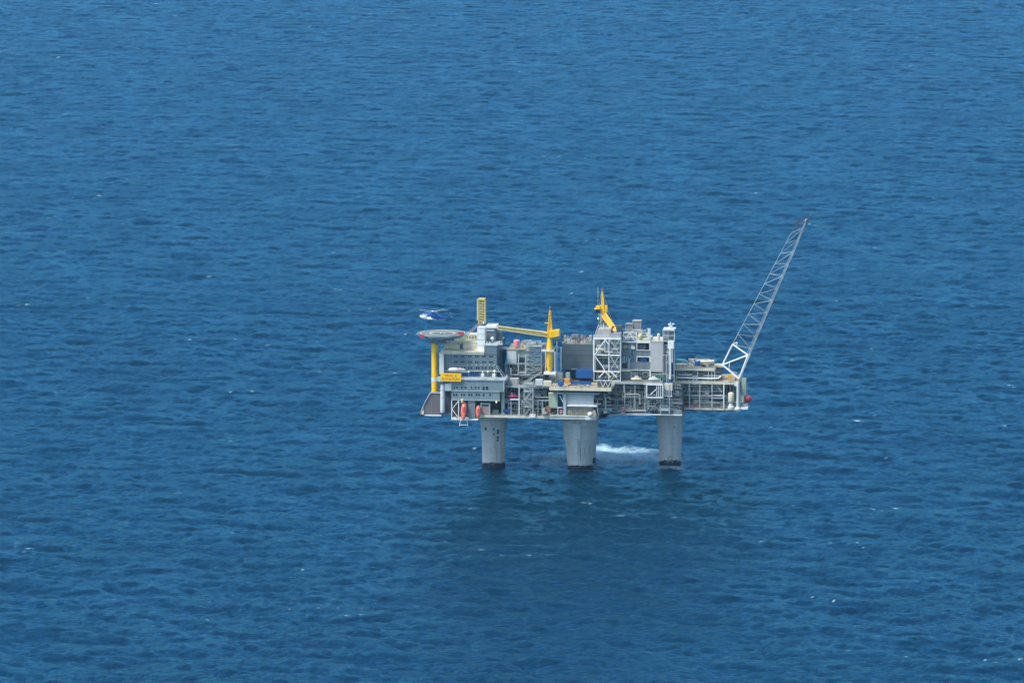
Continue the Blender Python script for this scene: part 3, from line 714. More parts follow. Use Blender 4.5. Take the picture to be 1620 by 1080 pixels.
# ---------------------------------------------------------------- helicopter
HB = mat('helicopter_blue', (.006, .07, .28), .3, .1)
HW = mat('helicopter_white', (.86, .87, .86), .3, .05)
def helicopter():
    v = -26.; o = Q(688, 506, v); t = thing('helicopter', 'blue and white helicopter flying just above the helideck', 'helicopter', o)
    def loft(secs, n=32):
        b = MB(); vs = []
        for x, yt, yb, w in secs:
            a = Q(x, yt, v); e = Q(x, yb, v); cz = (a[2] + e[2]) / 2; rz = (a[2] - e[2]) / 2
            for i in range(n):
                q = 2 * math.pi * i / n; ca, sa = math.cos(q), math.sin(q)
                vs.append((a[0], v + w * math.copysign(abs(ca) ** .75, ca), cz + rz * math.copysign(abs(sa) ** .75, sa)))
        m = len(secs); fs = [(j * n + i, j * n + (i + 1) % n, (j + 1) * n + (i + 1) % n, (j + 1) * n + i) for j in range(m - 1) for i in range(n)]
        fs += [tuple(range(n - 1, -1, -1)), tuple(range((m - 1) * n, m * n))]; return b.add(vs, fs), n
    b, n = loft([(664.2, 499.4, 500.6, .15), (665, 497.9, 501.8, .6), (667.3, 496.8, 503.2, 1.0), (670.5, 495.9, 504.2, 1.2), (676, 495.3, 504.9, 1.3), (682, 494.9, 505.3, 1.3), (687, 495.6, 505.6, 1.25), (691, 497.3, 505.7, 1.0), (694.3, 499, 505.2, .6)])
    for k, f in enumerate(b.f):
        if len(f) == 4:
            px_i = k // n; s = sum(b.v[i][2] for i in f) / 4; c0 = b.v[f[0]][0]
            fx = 810 + 38.5 / .35 + sum(b.v[i][0] for i in f) / 4 / .3455; top = Q(680, 495.4 + (fx - 671) * .36, v)[2]; b.mi[k] = 1 if (s > top and px_i >= 3) else 0
    b.build('fuselage', [HW, HB], t, smooth=True)
    b, _ = loft([(689, 497.3, 503.2, .9), (694.5, 499.2, 504.2, .6), (700, 500.7, 503.7, .4), (708, 501.6, 503.6, .25)], 12); b.build('tail_boom', HB, t, smooth=True)
    b, _ = loft([(676.5, 494.7, 497.5, .8), (680, 493.2, 497, .9), (687, 493.4, 497.5, .9), (691, 496, 498.5, .6)], 12); b.build('engine_cowling', HB, t, smooth=True)
    MB().poly([(705.5, 503.2), (710.8, 496.8), (713.3, 496.0), (713.5, 497.5), (708.5, 503.4)], v - .12, .24).build('tail_fin', HB, t)
    MB().pb(708, 499.3, 711.5, 499.9, v, 2.4).build('tailplane', HB, t)
    MB().poly([(665.3, 498.6), (667.3, 496.9), (669.6, 496.3), (669.6, 498.9)], v - .98, .2).build('windscreen', M['black'], t)
    for x in (673.5, 677.5, 681.5): MB().pb(x, 499.3, x + 1.6, 501.0, v - 1.36, .15).build('window', M['black'], t)
    MB().pb(676.5, 503, 684, 505.6, v - 1.7, 3.4).build('sponson', M['white'], t, bevel=.25)
    b = MB()
    for x, dv in ((667.5, 0), (682, -1.4), (682, 1.4)): q = Q(x, 506, v + dv); b.tube(q, (q[0], q[1], q[2] + .9), .1, 5); b.lathe((q[0], q[1] - .15, q[2]), [(.35, 0), (.35, .3)], 10, 'v')
    b.build('landing_gear', M['dsteel'], t)
    h = Q(684.5, 492.6, v); b = MB(); b.lathe(h, [(.35, -1.0), (.55, -.2), (.75, 0), (.5, .45)], 12); rt = b.build('rotor_head', M['white'], t, smooth=True)
    for a in (162, 50, 20, -62, 248):
        q = R_(a); d = Vector((math.cos(q), math.sin(q), .06)); nrm = Vector((-math.sin(q), math.cos(q), 0)); hh = Vector(h)
        b = MB(); vs = []
        for f in (.6, 8.3): 
            for s in (-.24, .24): 
                for z in (-.04, .04): vs.append(hh + d * f + nrm * s + Vector((0, 0, z + .1)))
        b.add(vs, [(0, 1, 3, 2), (4, 6, 7, 5), (0, 4, 5, 1), (2, 3, 7, 6), (1, 5, 7, 3), (0, 2, 6, 4)])
        b.build('rotor_blade', M['lgrey'], rt)
    q = Q(712.6, 496.8, v - .35); b = MB()
    for a in (0, 90): s = R_(a + 20); b.tube((q[0] - 1.4 * math.cos(s), q[1], q[2] - 1.4 * math.sin(s)), (q[0] + 1.4 * math.cos(s), q[1], q[2] + 1.4 * math.sin(s)), .09, 4)
    b.build('tail_rotor', M['steel'], t)
helicopter()
# ---------------------------------------------------------------- cranes
def lattice(b, p, q, w0, w1, h0, h1, n, r, rb, side=Vector((0, 1, 0))):
    p, q = Vector(p), Vector(q); d = (q - p).normalized(); s = side; k = d.cross(s).normalized()
    def c(i, f): 
        w = w0 + (w1 - w0) * f; h = h0 + (h1 - h0) * f; a, e = ((-1, -1), (1, -1), (1, 1), (-1, 1))[i % 4]
        return p.lerp(q, f) + s * (a * w / 2) + k * (e * h / 2)
    for i in range(4): b.tube(c(i, 0), c(i, 1), r, 5)
    for j in range(n):
        f, g = j / n, (j + 1) / n
        for i in range(4):
            b.tube(c(i, f), c(i + 1, f), rb, 4); b.tube(c(i, f) if j % 2 else c(i + 1, f), c(i + 1, g) if j % 2 else c(i, g), rb, 4)
def crane1():
    v = -14.; o = Q(869.5, 590, v); t = thing('pedestal_crane', 'yellow crane with its long boom laid to the left', 'crane', o, 'yellow cranes on the platform')
    u = o[0]; z = lambda y: Q(869.5, y, v)[2]
    b = MB(); b.lathe((u, v, 0), [(1.1, z(590)), (1.2, z(584)), (1.7, z(580)), (1.7, z(545)), (1.45, z(543)), (1.3, z(533))], 20); b.build('pedestal', M['yellow'], t, smooth=True)
    b = MB(); b.box(u - 4.3, u + 2.6, v - 2.6, v + 2.6, z(555.2), z(553.6)); b.rail([(u - 4.3, v - 2.6, z(553.6)), (u + 2.6, v - 2.6, z(553.6)), (u + 2.6, v + 2.6, z(553.6))], 1.1, .07); b.build('service_platform', M['offwhite'], t)
    b = MB(); b.poly([(868, 522.8), (884.6, 521.8), (885.3, 532), (873, 534.6), (868, 534)], v - 2.2, 4.4); b.build('machine_house', M['yellow'], t, bevel=.25)
    b = MB(); b.pb(877, 535.2, 884, 540, v - 2.8, 2.2); b.build('cab', M['dsteel'], t, bevel=.15)
    b = MB()
    for dv in (-1.2, 1.2):
        b.tube((Q(866.5, 533, v)[0], v + dv, z(533)), (Q(869.8, 491, v)[0], v + dv * .3, z(491)), .38, 5, .2)
        b.tube((Q(873.5, 523, v)[0], v + dv, z(523)), (Q(870.5, 491, v)[0], v + dv * .3, z(491)), .34, 5, .18)
    for y in (497, 503, 509, 515, 520): b.tube((Q(867 + (520 - y) * .1, y, v)[0], v - 1, z(y)), (Q(873 - (520 - y) * .08, y, v)[0], v + 1, z(y)), .18, 4)
    b.poly([(868.2, 493), (870, 489.5), (872, 493), (873.2, 522), (867, 528)], v - .25, .5)
    b.build('mast', M['yellow'], t)
    b = MB(); 
    for y in (492, 497.5, 504, 511, 517): b.lathe(Q(873.4, y, v - .6), [(.45, -.3), (.45, .3)], 8, 'v')
    b.build('sheave', M['dsteel'], t)
    b = MB(); b.pt(861.5, 511, 867, 511, v, .25); b.pt(870, 490, 870, 484, v, .08); b.build('antenna', M['pyellow'], t)
    p = Q(866.5, 529, v); m = Q(850, 526.8, v - 1); q = Q(787.5, 518.2, v - 6)
    b = MB(); lattice(b, Vector(p), Vector(q), 1.9, 1.5, 2.3, 1.6, 22, .26, .16); b.build('boom', M['pyellow'], t)
    b = MB(); b.box(0, 1, 0, 1, 0, 1); P, Qq = Vector(p), Vector(q)
    vs = []
    for f, h, w in ((.02, .75, .5), (.22, .95, .6), (.97, .55, .45)):
        c = P.lerp(Qq, f); vs += [(c.x, c.y - w, c.z - h), (c.x, c.y + w, c.z - h), (c.x, c.y + w, c.z + h * .7), (c.x, c.y - w, c.z + h * .7)]
    b = MB(); b.add(vs, [(0, 1, 2, 3), (11, 10, 9, 8)] + [(4 * j + i, 4 * j + 4 + i, 4 * j + 4 + (i + 1) % 4, 4 * j + (i + 1) % 4) for j in range(2) for i in range(4)]); b.build('boom_walkway', M['pyellow'], t)
    b = MB(); b.capsule(q, .75, .6, 'v', 12); b.build('boom_head', M['cream'], t, smooth=True)
    b = MB(); b.tube(Q(870, 491, v), Q(792, 518, v - 6), .05, 4); b.build('stay_rope', M['steel'], t)
    b = MB(); b.pt(851, 524.5, 866, 527.5, v - 1.2, .5, n=5); b.build('boom_foot', M['yellow'], t)
    return t
crane1()
def crframe():
    o = Q(870, 592, -15); t = thing('crane_scaffold', 'white frame and base platform round the yellow crane pedestal', 'frame', (o[0], -13, o[2]))
    b = MB(); b.pb(860, 589.6, 879, 592.4, -18, 7); b.build('base_platform', M['white'], t)
    for x in (863.3, 877.8): MB().pt(x, 590, x, 556, -17.5, .32, n=4).build('post', M['offwhite'], t)
    for x in (855.5, 881): MB().pt(x, 610, x, 540, -8, .35, n=4).build('post', M['lgrey'], t)
crframe()
def crane2():
    v = 8.; o = Q(952, 521, v); t = thing('pedestal_crane', 'yellow crane on the white braced tower, boom pointing down right', 'crane', o, 'yellow cranes on the platform')
    z = lambda y: Q(952, y, v)[2]; u = lambda x: Q(x, 500, v)[0]
    b = MB(); b.lathe((u(953), v, 0), [(1.3, z(521)), (1.3, z(500)), (2.2, z(499)), (2.2, z(496))], 16); b.build('pedestal', M['lgrey'], t, smooth=True)
    b = MB(); 
    for x0, x1 in ((943, 951), (963, 955), (947, 953)): b.pt(x0, 524, x1, 502, v - 2, .2, n=4)
    b.pt(944.5, 518, 962, 518, v - 2, .14); b.pt(946, 511, 960, 511, v - 2, .14); b.build('pedestal_brace', M['steel'], t)
    b = MB(); b.poly([(951, 497), (951.6, 462), (953.3, 460), (955.3, 476), (956.3, 497)], v - 1.1, 2.2); b.build('mast', M['yellow'], t)
    b = MB(); b.pb(949.8, 482, 951.2, 496, v - .9, 2); b.pb(956.4, 483, 960.8, 494, v - .9, 2.4); b.pb(956.2, 488, 961, 489, v - 1.1, .3); b.build('machine_house', M['yellow'], t, bevel=.15)
    b = MB(); b.pb(942.5, 484.5, 948.5, 489.2, v - 3, 3); b.pb(940, 488, 949.5, 489.2, v - 3.2, 3.6); cabp = b.build('cab', M['yellow'], t)
    b = MB(); b.pb(943.3, 489.3, 947.8, 494.8, v - 2.8, 2.6); b.build('cab_glass', M['black'], cabp)
    b = MB(); b.pt(946, 484, 946, 455, v, .09); b.pt(944.5, 462, 948, 462, v, .1); b.pt(948, 484, 951.8, 461, v, .08); b.build('aerial', M['lgrey'], t)
    b = MB(); b.pb(951, 457.5, 954, 460.5, v - .5, 1); b.pb(957.5, 480.5, 960.3, 483, v - .5, 1); b.pt(952.4, 457.5, 952.4, 454, v, .08); b.build('warning_light', M['rust'], t)
    P = Vector(Q(955, 497.5, v - 1.5)); E = Vector(Q(972.5, 521.5, v - 10))
    b = MB(); lattice(b, P, E, 2.0, 1.6, 2.6, 2.2, 9, .3, .2); b.build('boom', M['yellow'], t)
    d = (E - P).normalized(); k = d.cross(Vector((0, 1, 0))).normalized(); b = MB(); vs = []
    for f, h in ((.0, 1.0), (.5, 1.15), (1.0, .9)):
        c = P.lerp(E, f)
        for a, e in ((-1, -1), (1, -1), (1, 1), (-1, 1)): x = c + Vector((0, a * .8, 0)) + k * (e * h); vs.append(tuple(x))
    b.add(vs, [(0, 1, 2, 3), (11, 10, 9, 8)] + [(4 * j + i, 4 * j + 4 + i, 4 * j + 4 + (i + 1) % 4, 4 * j + (i + 1) % 4) for j in range(2) for i in range(4)]); b.build('boom_plating', mat('worn_yellow_paint', (.78, .50, .08), .5, .45, 1.1, dcol=(.45, .30, .16)), t)
    b = MB(); b.capsule(tuple(E + d * .8), 1.0, 1.4, 'v', 12); b.build('boom_head', M['pyellow'], t, smooth=True)
    b = MB(); b.tube(Q(953, 461, v), tuple(E), .06, 4); b.build('stay_rope', M['steel'], t)
crane2()
MY = mat('dull_yellow_paint', (.62, .50, .12), .5, .35, .9, dcol=(.38, .30, .12))
def ymast():
    v = -4.; o = Q(762, 518, v); t = thing('lattice_boom', 'upright faded yellow lattice boom above the white shaft', 'crane boom', o)
    b = MB(); u0, u1 = Q(757.3, 500, v)[0], Q(767.3, 500, v)[0]; zt = Q(762, 475, v)[2]; zb = Q(762, 512, v)[2]
    for u in (u0, u1):
        for w in (v, v + 2.4): b.tube((u, w, zb), (u, w, zt), .34, 5)
    b.build('chord', MY, t)
    b = MB(); n = 9
    for k in range(n + 1):
        z = zb + (zt - zb) * k / n
        for w in (v, v + 2.4): b.box(u0, u1, w - .1, w + .1, z - .16, z + .16)
        if k < n:
            zz = zb + (zt - zb) * (k + 1) / n
            for w in (v, v + 2.4): b.tube((u0 if k % 2 else u1, w, z), (u1 if k % 2 else u0, w, zz), .1, 4)
    b.build('lacing', MY, t)
    b = MB(); b.box(u0 - .3, u1 + .1, v - .4, v + 2.8, zt, zt + 1.1); b.build('head', MY, t, bevel=.2)
    b = MB(); b.box(u0 - 1.0, u0 - .6, v, v + .4, zb + 2, zt + .8); b.pb(754.5, 486, 756, 489, v - .3, .6); b.build('ladder', M['offwhite'], t)
    b = MB(); b.pb(757, 512, 761, 519, v - .5, 3); b.pb(762.5, 509, 765, 516, v - .6, 2); b.pt(757, 519, 767, 508, v - .6, .2); b.build('foot', M['steel'], t)
    b = MB(); b.capsule(Q(765, 510.5, v - 1), .5, .6, 'z', 10); b.build('winch', M['white'], t, smooth=True)
ymast()
# ---------------------------------------------------------------- open process decks
ST = 'stair towers between the decks'
def modA():
    V = -26.; o = Q(835, 657, V); t = thing('process_module', 'open steel decks between the quarters and the shuttered front', 'module', (o[0], -5, o[2]), 'open steel process decks')
    slab(t, 756, 872, 657.4, V - 3, 26, M['cream'], 1.2); slab(t, 796, 870, 632, V + 4, 20, M['lgrey'], .7); slab(t, 797, 872, 610.5, V + 1, 20, M['lgrey'], 1.0)
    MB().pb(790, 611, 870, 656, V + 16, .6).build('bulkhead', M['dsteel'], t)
    posts(t, [821.3, 843], 608, 657, V - 2, M['offwhite'], .35); posts(t, [808.5, 851, 858], 633, 657, V - 1, M['lgrey'], .22); posts(t, [796], 614, 655, V, M['green'], .85, 'thick_column')
    beams(t, [631.5], 807, 822, V - 2, M['white'], .4); beams(t, [633, 628], 844, 868, V - 1, M['lgrey'], .3)
    clutter(t, 800, 868, 634, 656, V + 1, V + 14, 11, 22, 9, 2); clutter(t, 800, 868, 612, 631, V + 6, V + 14, 12, 20, 6, 2)
    b = MB(); p, q = Q(756, 656.5, V - 2.8), Q(870, 656.5, V - 2.8); b.rail([p, (q[0], V - 2.8, p[2])], 1.1, .06); b.build('railing', M['lgrey'], t)
    scaffold(t, 798, 868, 634, 655, V - .5, seed=1); scaffold(t, 798, 868, 612, 631, V + 2, seed=2)
    MB().pb(838, 655.2, 847, 660.2, V - 4, 2).build('fender', M['white'], t)
    MB().pb(868, 623, 882, 645, V - 4, 6).build('tank_wall', M['green'], t)
    MB().pb(867.5, 622.2, 882.5, 623, V - 4.2, 6.4).build('tank_lid', M['cream'], t)
modA()
for lab, x0, y0, x1, y1, v, d, n, g in (
        ('grey zigzag stair tower standing left of the yellow crane', 832.5, 548, 856.5, 592, -12, 5, 6, 'lgrey'),
        ('lower zigzag stair tower between the open decks', 829, 607, 843, 656, -30, 4, 4, 'lgrey'),
        ('dense stair tower forming the right half of the white braced tower', 964, 536, 981.5, 602, -8, 5, 9, 'offwhite')):
    stair_tower(lab, x0, y0, x1, y1, v, d, n, M[g], M['lgrey'], ST)
b = MB(); b.pt(829, 607, 855, 590, -16, .3, n=4); b.pt(829, 604, 855, 587, -16, .12, n=4); b.pt(829, 607, 855, 590, -14, .3, n=4)
for k in range(7): b.pt(829 + k * 4.3, 607 - k * 2.83, 829 + k * 4.3, 604 - k * 2.83, -16, .1)
for k in range(16): f = k / 15; p = Q(829 + 26 * f, 607 - 17 * f, -16); b.box(p[0] - .3, p[0] + .3, -16, -14, p[2] - .05, p[2] + .05)
solo('ship_stair', 'long straight stair running down left from the grey stair tower', 'stair', b, M['lgrey'])
def cboat():
    o = Q(811, 630, -27); t = thing('workboat', 'maroon boat stowed on the open deck beside the quarters', 'boat', o)
    b = MB(); b.lathe(Q(811, 627, -27), [(.1, -3), (.9, -2.4), (1.1, 0), (1.0, 2), (.3, 2.9)], 12, 'u'); b.build('hull', M['maroon'], t, smooth=True)
    b = MB(); b.pb(808, 621, 811, 625, -27.5, 1.2); b.build('wheelhouse', M['steel'], t)
cboat()
container(796, 647.5, 806.5, 652, -27, 3, M['blue'], 'low blue skip standing at the foot of the thick column', name='skip', cat='skip')
container(847, 600.3, 858.3, 610, -27, 3, M['offwhite'], 'plain off white container left of the crane base'); container(859.5, 603, 872, 611, -28, 3, M['cream'], 'cream ribbed container next to the blue round tank')
def reels():
    o = Q(865, 656, -30); t = thing('hose_reel', 'rusty orange hose reel with a lamp on the lower deck', 'reel', o)
    for k, (x, y, m) in enumerate(((862, 649.5, 'beige'), (866.5, 647, 'rust'))):
        c = Q(x, y, -31); b = MB(); b.lathe(c, [(1.7, -.5), (1.7, -.3), (.7, -.25), (.7, .7), (1.7, .75), (1.7, .95)], 16, 'v'); b.build('drum', M[m], t)
    b = MB(); b.pb(858, 652, 871, 656, -30.5, 1.5); b.pt(859, 656, 862, 646, -31.4, .15); b.pt(871, 656, 868, 645, -31.4, .15); b.build('stand', M['olive'], t)
reels()
# upper left process block
def modE():
    V = -6.; o = Q(818, 600, V); t = thing('utility_module', 'white walled module with open frames under the red striped drum', 'module', (o[0], V + 8, o[2]))
    b = MB(); b.pb(802.5, 553.5, 817, 575.3, V - 2, 14); b.build('white_wall', M['offwhite'], t)
    b = MB(); b.pb(802, 552.3, 838, 553.5, V - 2.3, 22); b.build('roof', M['olive'], t)
    b = MB(); b.pb(817, 553.6, 836, 565, V - 1, 12); b.build('side_wall', M['green'], t)
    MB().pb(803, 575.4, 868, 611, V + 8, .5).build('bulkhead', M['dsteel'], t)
    slab(t, 800, 836, 574.5, V - 3, 10, M['lgrey'], .6); slab(t, 800, 860, 592, V - 3, 10, M['offwhite'], .7)
    posts(t, [820.3, 831.5], 560, 592, V - 3, M['offwhite'], .28); posts(t, [803, 812, 861], 576, 610, V - 2, M['steel'], .3)
    beams(t, [589], 821, 832, V - 3.2, M['white'], .35)
    clutter(t, 803, 860, 576, 591, V - 2, V + 6, 31, 22, 10, 2); clutter(t, 803, 862, 594, 609, V - 2, V + 6, 32, 22, 9, 2)
    clutter(t, 818, 862, 540, 552, V + 1, V + 10, 33, 16, 8, 1)
    clutter(t, 856, 866, 545, 590, V + 1, V + 6, 35, 10, 3, 0)
    scaffold(t, 802, 862, 577, 591, V - 2.6, 5, 4, seed=3); scaffold(t, 820, 862, 541, 560, V - 2.6, 4, 4, seed=4); scaffold(t, 802, 862, 594, 609, V - 2.6, 5, 5, seed=5)
    for x in (820, 826, 840): MB().pb(x, 541, x + 2, 552, V + 3, 2).build('exhaust_stack', M['offwhite'], t)
    b = MB(); b.pb(801, 610.5, 818, 598, V - 14, 4) if 0 else b.pb(801.5, 599, 820, 609.5, V - 15, 5); b.build('equipment_house', M['beige'], t)
    for k in range(4): MB().pb(803 + k * 4.2, 600, 805.5 + k * 4.2, 608.5, V - 15.2, .2).build('louvre', M['lgrey'], t)
    b = MB(); b.capsule(Q(808, 590, V - 4), .5, 5.5, 'z', 10); b.build('flare_pot', M['white'], t, smooth=True)
    MB().pt(786, 549.5, 803, 549.5, -12, .3, n=4).pt(786, 552, 803, 552, -12, .2, n=4).build('bridge', M['lgrey'], t)
modE()
b = MB(); c = Q(817.3, 542.6, -4); b.lathe(c, [(1.3, -2), (1.75, -1.5), (1.8, 1.3), (1.2, 1.9), (.1, 2.1)], 18)
dr = solo('storage_drum', 'pink red striped drum on the white walled module', 'drum', b, [mat('pink_stripes', (.78, .22, .26), .5, .35, 2.5, dcol=(.8, .6, .6), ribs=(0, .9, .35))], smooth=True)

# centre: shuttered front on the near leg
def modB():
    V = -32.; o = Q(907, 662, V); t = thing('drilling_front', 'shuttered front with cream deck edge right above the middle leg', 'module', (o[0], -10, o[2]))
    slab(t, 870, 945, 657, V, 26, M['lgrey'], 2.2); slab(t, 869, 966.5, 614.3, V - 2, 22, M['cream'], 1.25, M['olive'])
    MB().pb(870, 657.2, 930, 658.4, V - .3, .3).build('kick_plate', M['cream'], t)
    MB().pb(882, 621.3, 948.5, 623.3, V - 1, 3).build('lintel', M['grey'], t)
    MB().pb(884, 618, 950, 621.2, V + 2, 1).build('soffit', M['dsteel'], t)
    b = MB(); b.pb(896.3, 624, 939, 640.8, V + 2, 1); b.build('shutter', mat('shutter_slats', (.50, .55, .54), .5, .15, ribs=(2, .85, .55)), t)
    MB().pb(897, 641, 944, 642.8, V - .6, 3).build('shutter_beam', M['white'], t)
    b = MB(); b.pb(896.5, 643, 938, 656, V + 3, 1); b.build('lower_wall', M['beige'], t)
    MB().pb(896.5, 648, 937, 655.8, V + 1.5, .6).build('rusty_plinth', M['olive'], t)
    b = MB(); b.pb(890.8, 623.4, 895.6, 656.5, V + .5, 2); b.build('column', M['lgrey'], t)
    MB().pt(885.5, 626, 891, 636, V + 1, .25).pt(883, 644.5, 890, 644.5, V, .2).pt(882.6, 644, 882.6, 656, V, .2).build('brace', M['white'], t)
    MB().pb(883, 624, 890, 656, V + 6, 1).build('recess', M['navy'], t)
    MB().pb(885.5, 648, 889.5, 654, V + 3, 1).build('equipment_box', M['pink'], t)
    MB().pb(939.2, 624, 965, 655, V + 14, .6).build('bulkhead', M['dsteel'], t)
    MB().pt(944.8, 640, 946.5, 656, V, .22).pt(938, 638.5, 951, 638.5, V, .2, n=4).pt(945.3, 632, 945.3, 638, V, .1).build('davit', M['lgrey'], t)
    MB().pb(926, 658.6, 942.5, 664, V - .4, 3).build('jetty_box', M['offwhite'], t)
    clutter(t, 939, 966, 624, 654, V + 8, V + 14, 41, 14, 5, 1)
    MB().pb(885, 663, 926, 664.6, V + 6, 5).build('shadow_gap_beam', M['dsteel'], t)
    b = MB(); p, q = Q(870, 613.8, V - 1.8), Q(966, 613.8, V - 1.8); z = (p[2] + q[2]) / 2; b.rail([(p[0], V - 1.8, z), (q[0], V - 1.8, z), (q[0], 0, z)], 1.2, .06, 2.4); b.build('railing', M['cream'], t)
    rnd = random.Random(9)
    for k in range(22):
        x = 873 + rnd.random() * 60; w = 1 + rnd.random() * 3; h = .8 + rnd.random() * 2.2; v = V + rnd.random() * 9
        y = 614 - (v - V + 2) / 2.15; MB().pb(x, y - h, x + w, y, v, 1.2).build('deck_gear', M[rnd.choice(['olive', 'beige', 'rust', 'cream', 'steel', 'offwhite', 'grey'])], t)
    MB().pb(945, 604, 966, 613.5, V + 3, 4).build('deck_house', M['dsteel'], t); 
    for k in range(4): MB().pt(950 + k * 4, 604 + k % 2 * 8, 954 + k * 4, 612 - k % 2 * 8, V + 2.6, .18).build('brace', M['offwhite'], t)
modB()
b = MB(); c = Q(933.5, 655.2, -34); b.lathe(c, [(.1, -1.45), (.9, -1.1), (1.4, -.2), (1.3, .6), (.8, 1.15), (.05, 1.45)], 18)
solo('radar_dome', 'bright white ball above the middle leg', 'dome', b, M['white'], smooth=True)
b = MB(); b.poly([(936.5, 651), (941, 648), (943.5, 656), (942, 663.5), (939, 657)], -33.8, 1.2); solo('lifebuoy_rack', 'small orange rack right of the bright white ball', 'rack', b, M['olive'])
b = MB(); c = Q(887.3, 607.3, -33); b.lathe(c, [(.3, -.9), (1.45, -.8), (1.6, -.6), (1.6, .6), (1.45, .8), (.3, .9)], 20, 'v'); solo('round_tank', 'round blue tank on the cream edged deck', 'tank', b, M['blue'], smooth=True)
container(893, 599.5, 901, 605.5, -26, 3, M['orange'] if 0 else mat('orange_crate', (.72, .30, .06), .6, .3), 'orange crate behind the round blue tank')
container(903, 604, 935, 608, -24, 2.2, M['blue'], 'long low blue rack on the cream edged deck', name='rack', cat='rack')
container(911, 586, 937, 598, -12, 6, M['blue'], 'large deep blue container under the dark enclosure'); container(880, 590, 890, 604, -14, 4, M['grey'], 'grey upright box beside the crane base')
container(895, 590, 901, 599, -13, 4, M['green'], 'small pale green box left of the deep blue container')
def enclosure():
    V = -6.; o = Q(913, 585, V); t = thing('dark_enclosure', 'big dark grey clad enclosure with rusty plant on its roof', 'building', (o[0], V + 10, o[2]))
    b = MB(); b.pb(889.5, 544.5, 938, 584.5, V, 16); b.build('wall', M['dark'], t)
    MB().pb(889.3, 544.0, 938.2, 544.5, V - .1, 16.2).build('roof', M['steel'], t)
    MB().pb(904, 583.2, 922, 584.4, V - .3, .3).build('sign_strip', M['lgrey'], t)
    MB().pb(889, 561.5, 938, 562.3, V - .12, .1).build('seam', M['dsteel'], t)
    posts(t, [887.5, 938.8], 549, 604, V + .5, M['lgrey'], .3)
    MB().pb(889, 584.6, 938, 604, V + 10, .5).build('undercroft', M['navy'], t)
    rnd = random.Random(5); x = 893.
    pal = ['beige', 'olive', 'grey', 'rust', 'beige', 'grey']
    for v in (V + 2, V + 9):
        x = 892.
        while x < 934:
            w = rnd.uniform(3, 6); h = rnd.uniform(5, 9) if v > V + 5 else rnd.uniform(3, 6); y = 544 - (v - V) / 2.15
            MB().pb(x, y - h, x + w - .6, y, v, 3).build('roof_unit', M[pal[rnd.randrange(6)]], t); 
            if rnd.random() < .5: c = Q(x + w / 2, y - h, v + 1.5); MB().lathe(c, [(.5, 0), (.5, 1)], 10).build('fan_cowl', M['steel'], t)
            x += w
    MB().pb(904, 529.5, 915, 534, V + 8, 3).build('roof_hood', M['steel'], t)
    MB().pb(889.5, 541, 893, 543.8, V + .2, 2).build('lamp_box', M['olive'], t)
enclosure()
# white braced tower under the rear crane
def towerG():
    V = -10.; o = Q(960, 603, V); t = thing('braced_tower', 'white braced steel tower carrying the rear yellow crane', 'tower', (o[0], V + 6, o[2]))
    Wm = M['white']
    for x in (939.3, 963, 981.5): MB().pb(x - (1 if x < 963 else .5), 534, x + (1 if x < 963 else .5), 604, V, .7).build('column', Wm, t)
    for x in (939.3, 981.5): MB().pb(x - .8, 530, x + .8, 600, V + 13, .7).build('column', M['offwhite'], t)
    for y, h in ((535.5, 1.4), (561.5, .8), (587.5, .8), (602.3, .9)):
        MB().pb(938.5, y - h, 982, y + h, V - .2, .6).build('beam', Wm, t)
    for a in ((957.5, 537, 946, 553), (957.5, 537, 964, 546), (941, 563, 953.5, 580), (957, 587, 947.5, 597), (957, 587, 966, 597), (966, 588, 976, 596), (946, 553, 941, 561), (953.5, 580, 957, 587)):
        MB().pt(*a, V - .3, .36, n=4).build('brace', Wm, t)
    for a in ((965, 562, 980, 586), (980, 562, 965, 586), (965, 588, 980, 602), (980, 588, 965, 602), (965, 537, 980, 560), (980, 537, 965, 560)):
        MB().pt(*a, V - .25, .17, n=4).build('brace', M['offwhite'], t)
    MB().pb(941, 537, 981, 603, V + 9, .5).build('rear_wall', M['steel'], t)
    for k, y in enumerate((561.5, 587.5)): slab(t, 940, 981, y, V + .9, V + 9, M['lgrey'], .5)
    for k, (a, e) in enumerate(((538, 560.5), (563, 586.5), (589, 601.5))): clutter(t, 941, 979, a, e, V + 1, V + 8, 50 + k, 13, 5, 1)
    MB().pb(944, 548, 960, 560, V + 5, 3).build('tank_house', M['lgrey'], t)
    # top house
    MB().poly([(941, 533.6), (946, 520.5), (966, 520.5), (966, 533.6)], V + 2, 9).build('top_house', M['beige'], t)
    MB().pb(964, 527.5, 982, 534, V + 1.2, 6).build('louvre_box', mat('grey_louvre', (.33, .33, .36), .6, .2, ribs=(0, .7, .6)), t)
    b = MB(); p, q = Q(940, 533.8, V), Q(982, 533.8, V); b.rail([(p[0], V, p[2]), (q[0], V, p[2])], 1.3, .09, 1.8); b.build('railing', M['white'], t)
    b = MB(); b.pt(940, 533, 947, 514, V + 2, .16); b.pt(955, 512, 955, 521, V + 2, .28); b.pt(946, 515, 964, 515, V + 2, .14); b.build('mast_brace', M['offwhite'], t)
    MB().pb(968, 516, 983, 527.4, V + 8, 6).build('rear_house', M['dsteel'], t)
towerG()
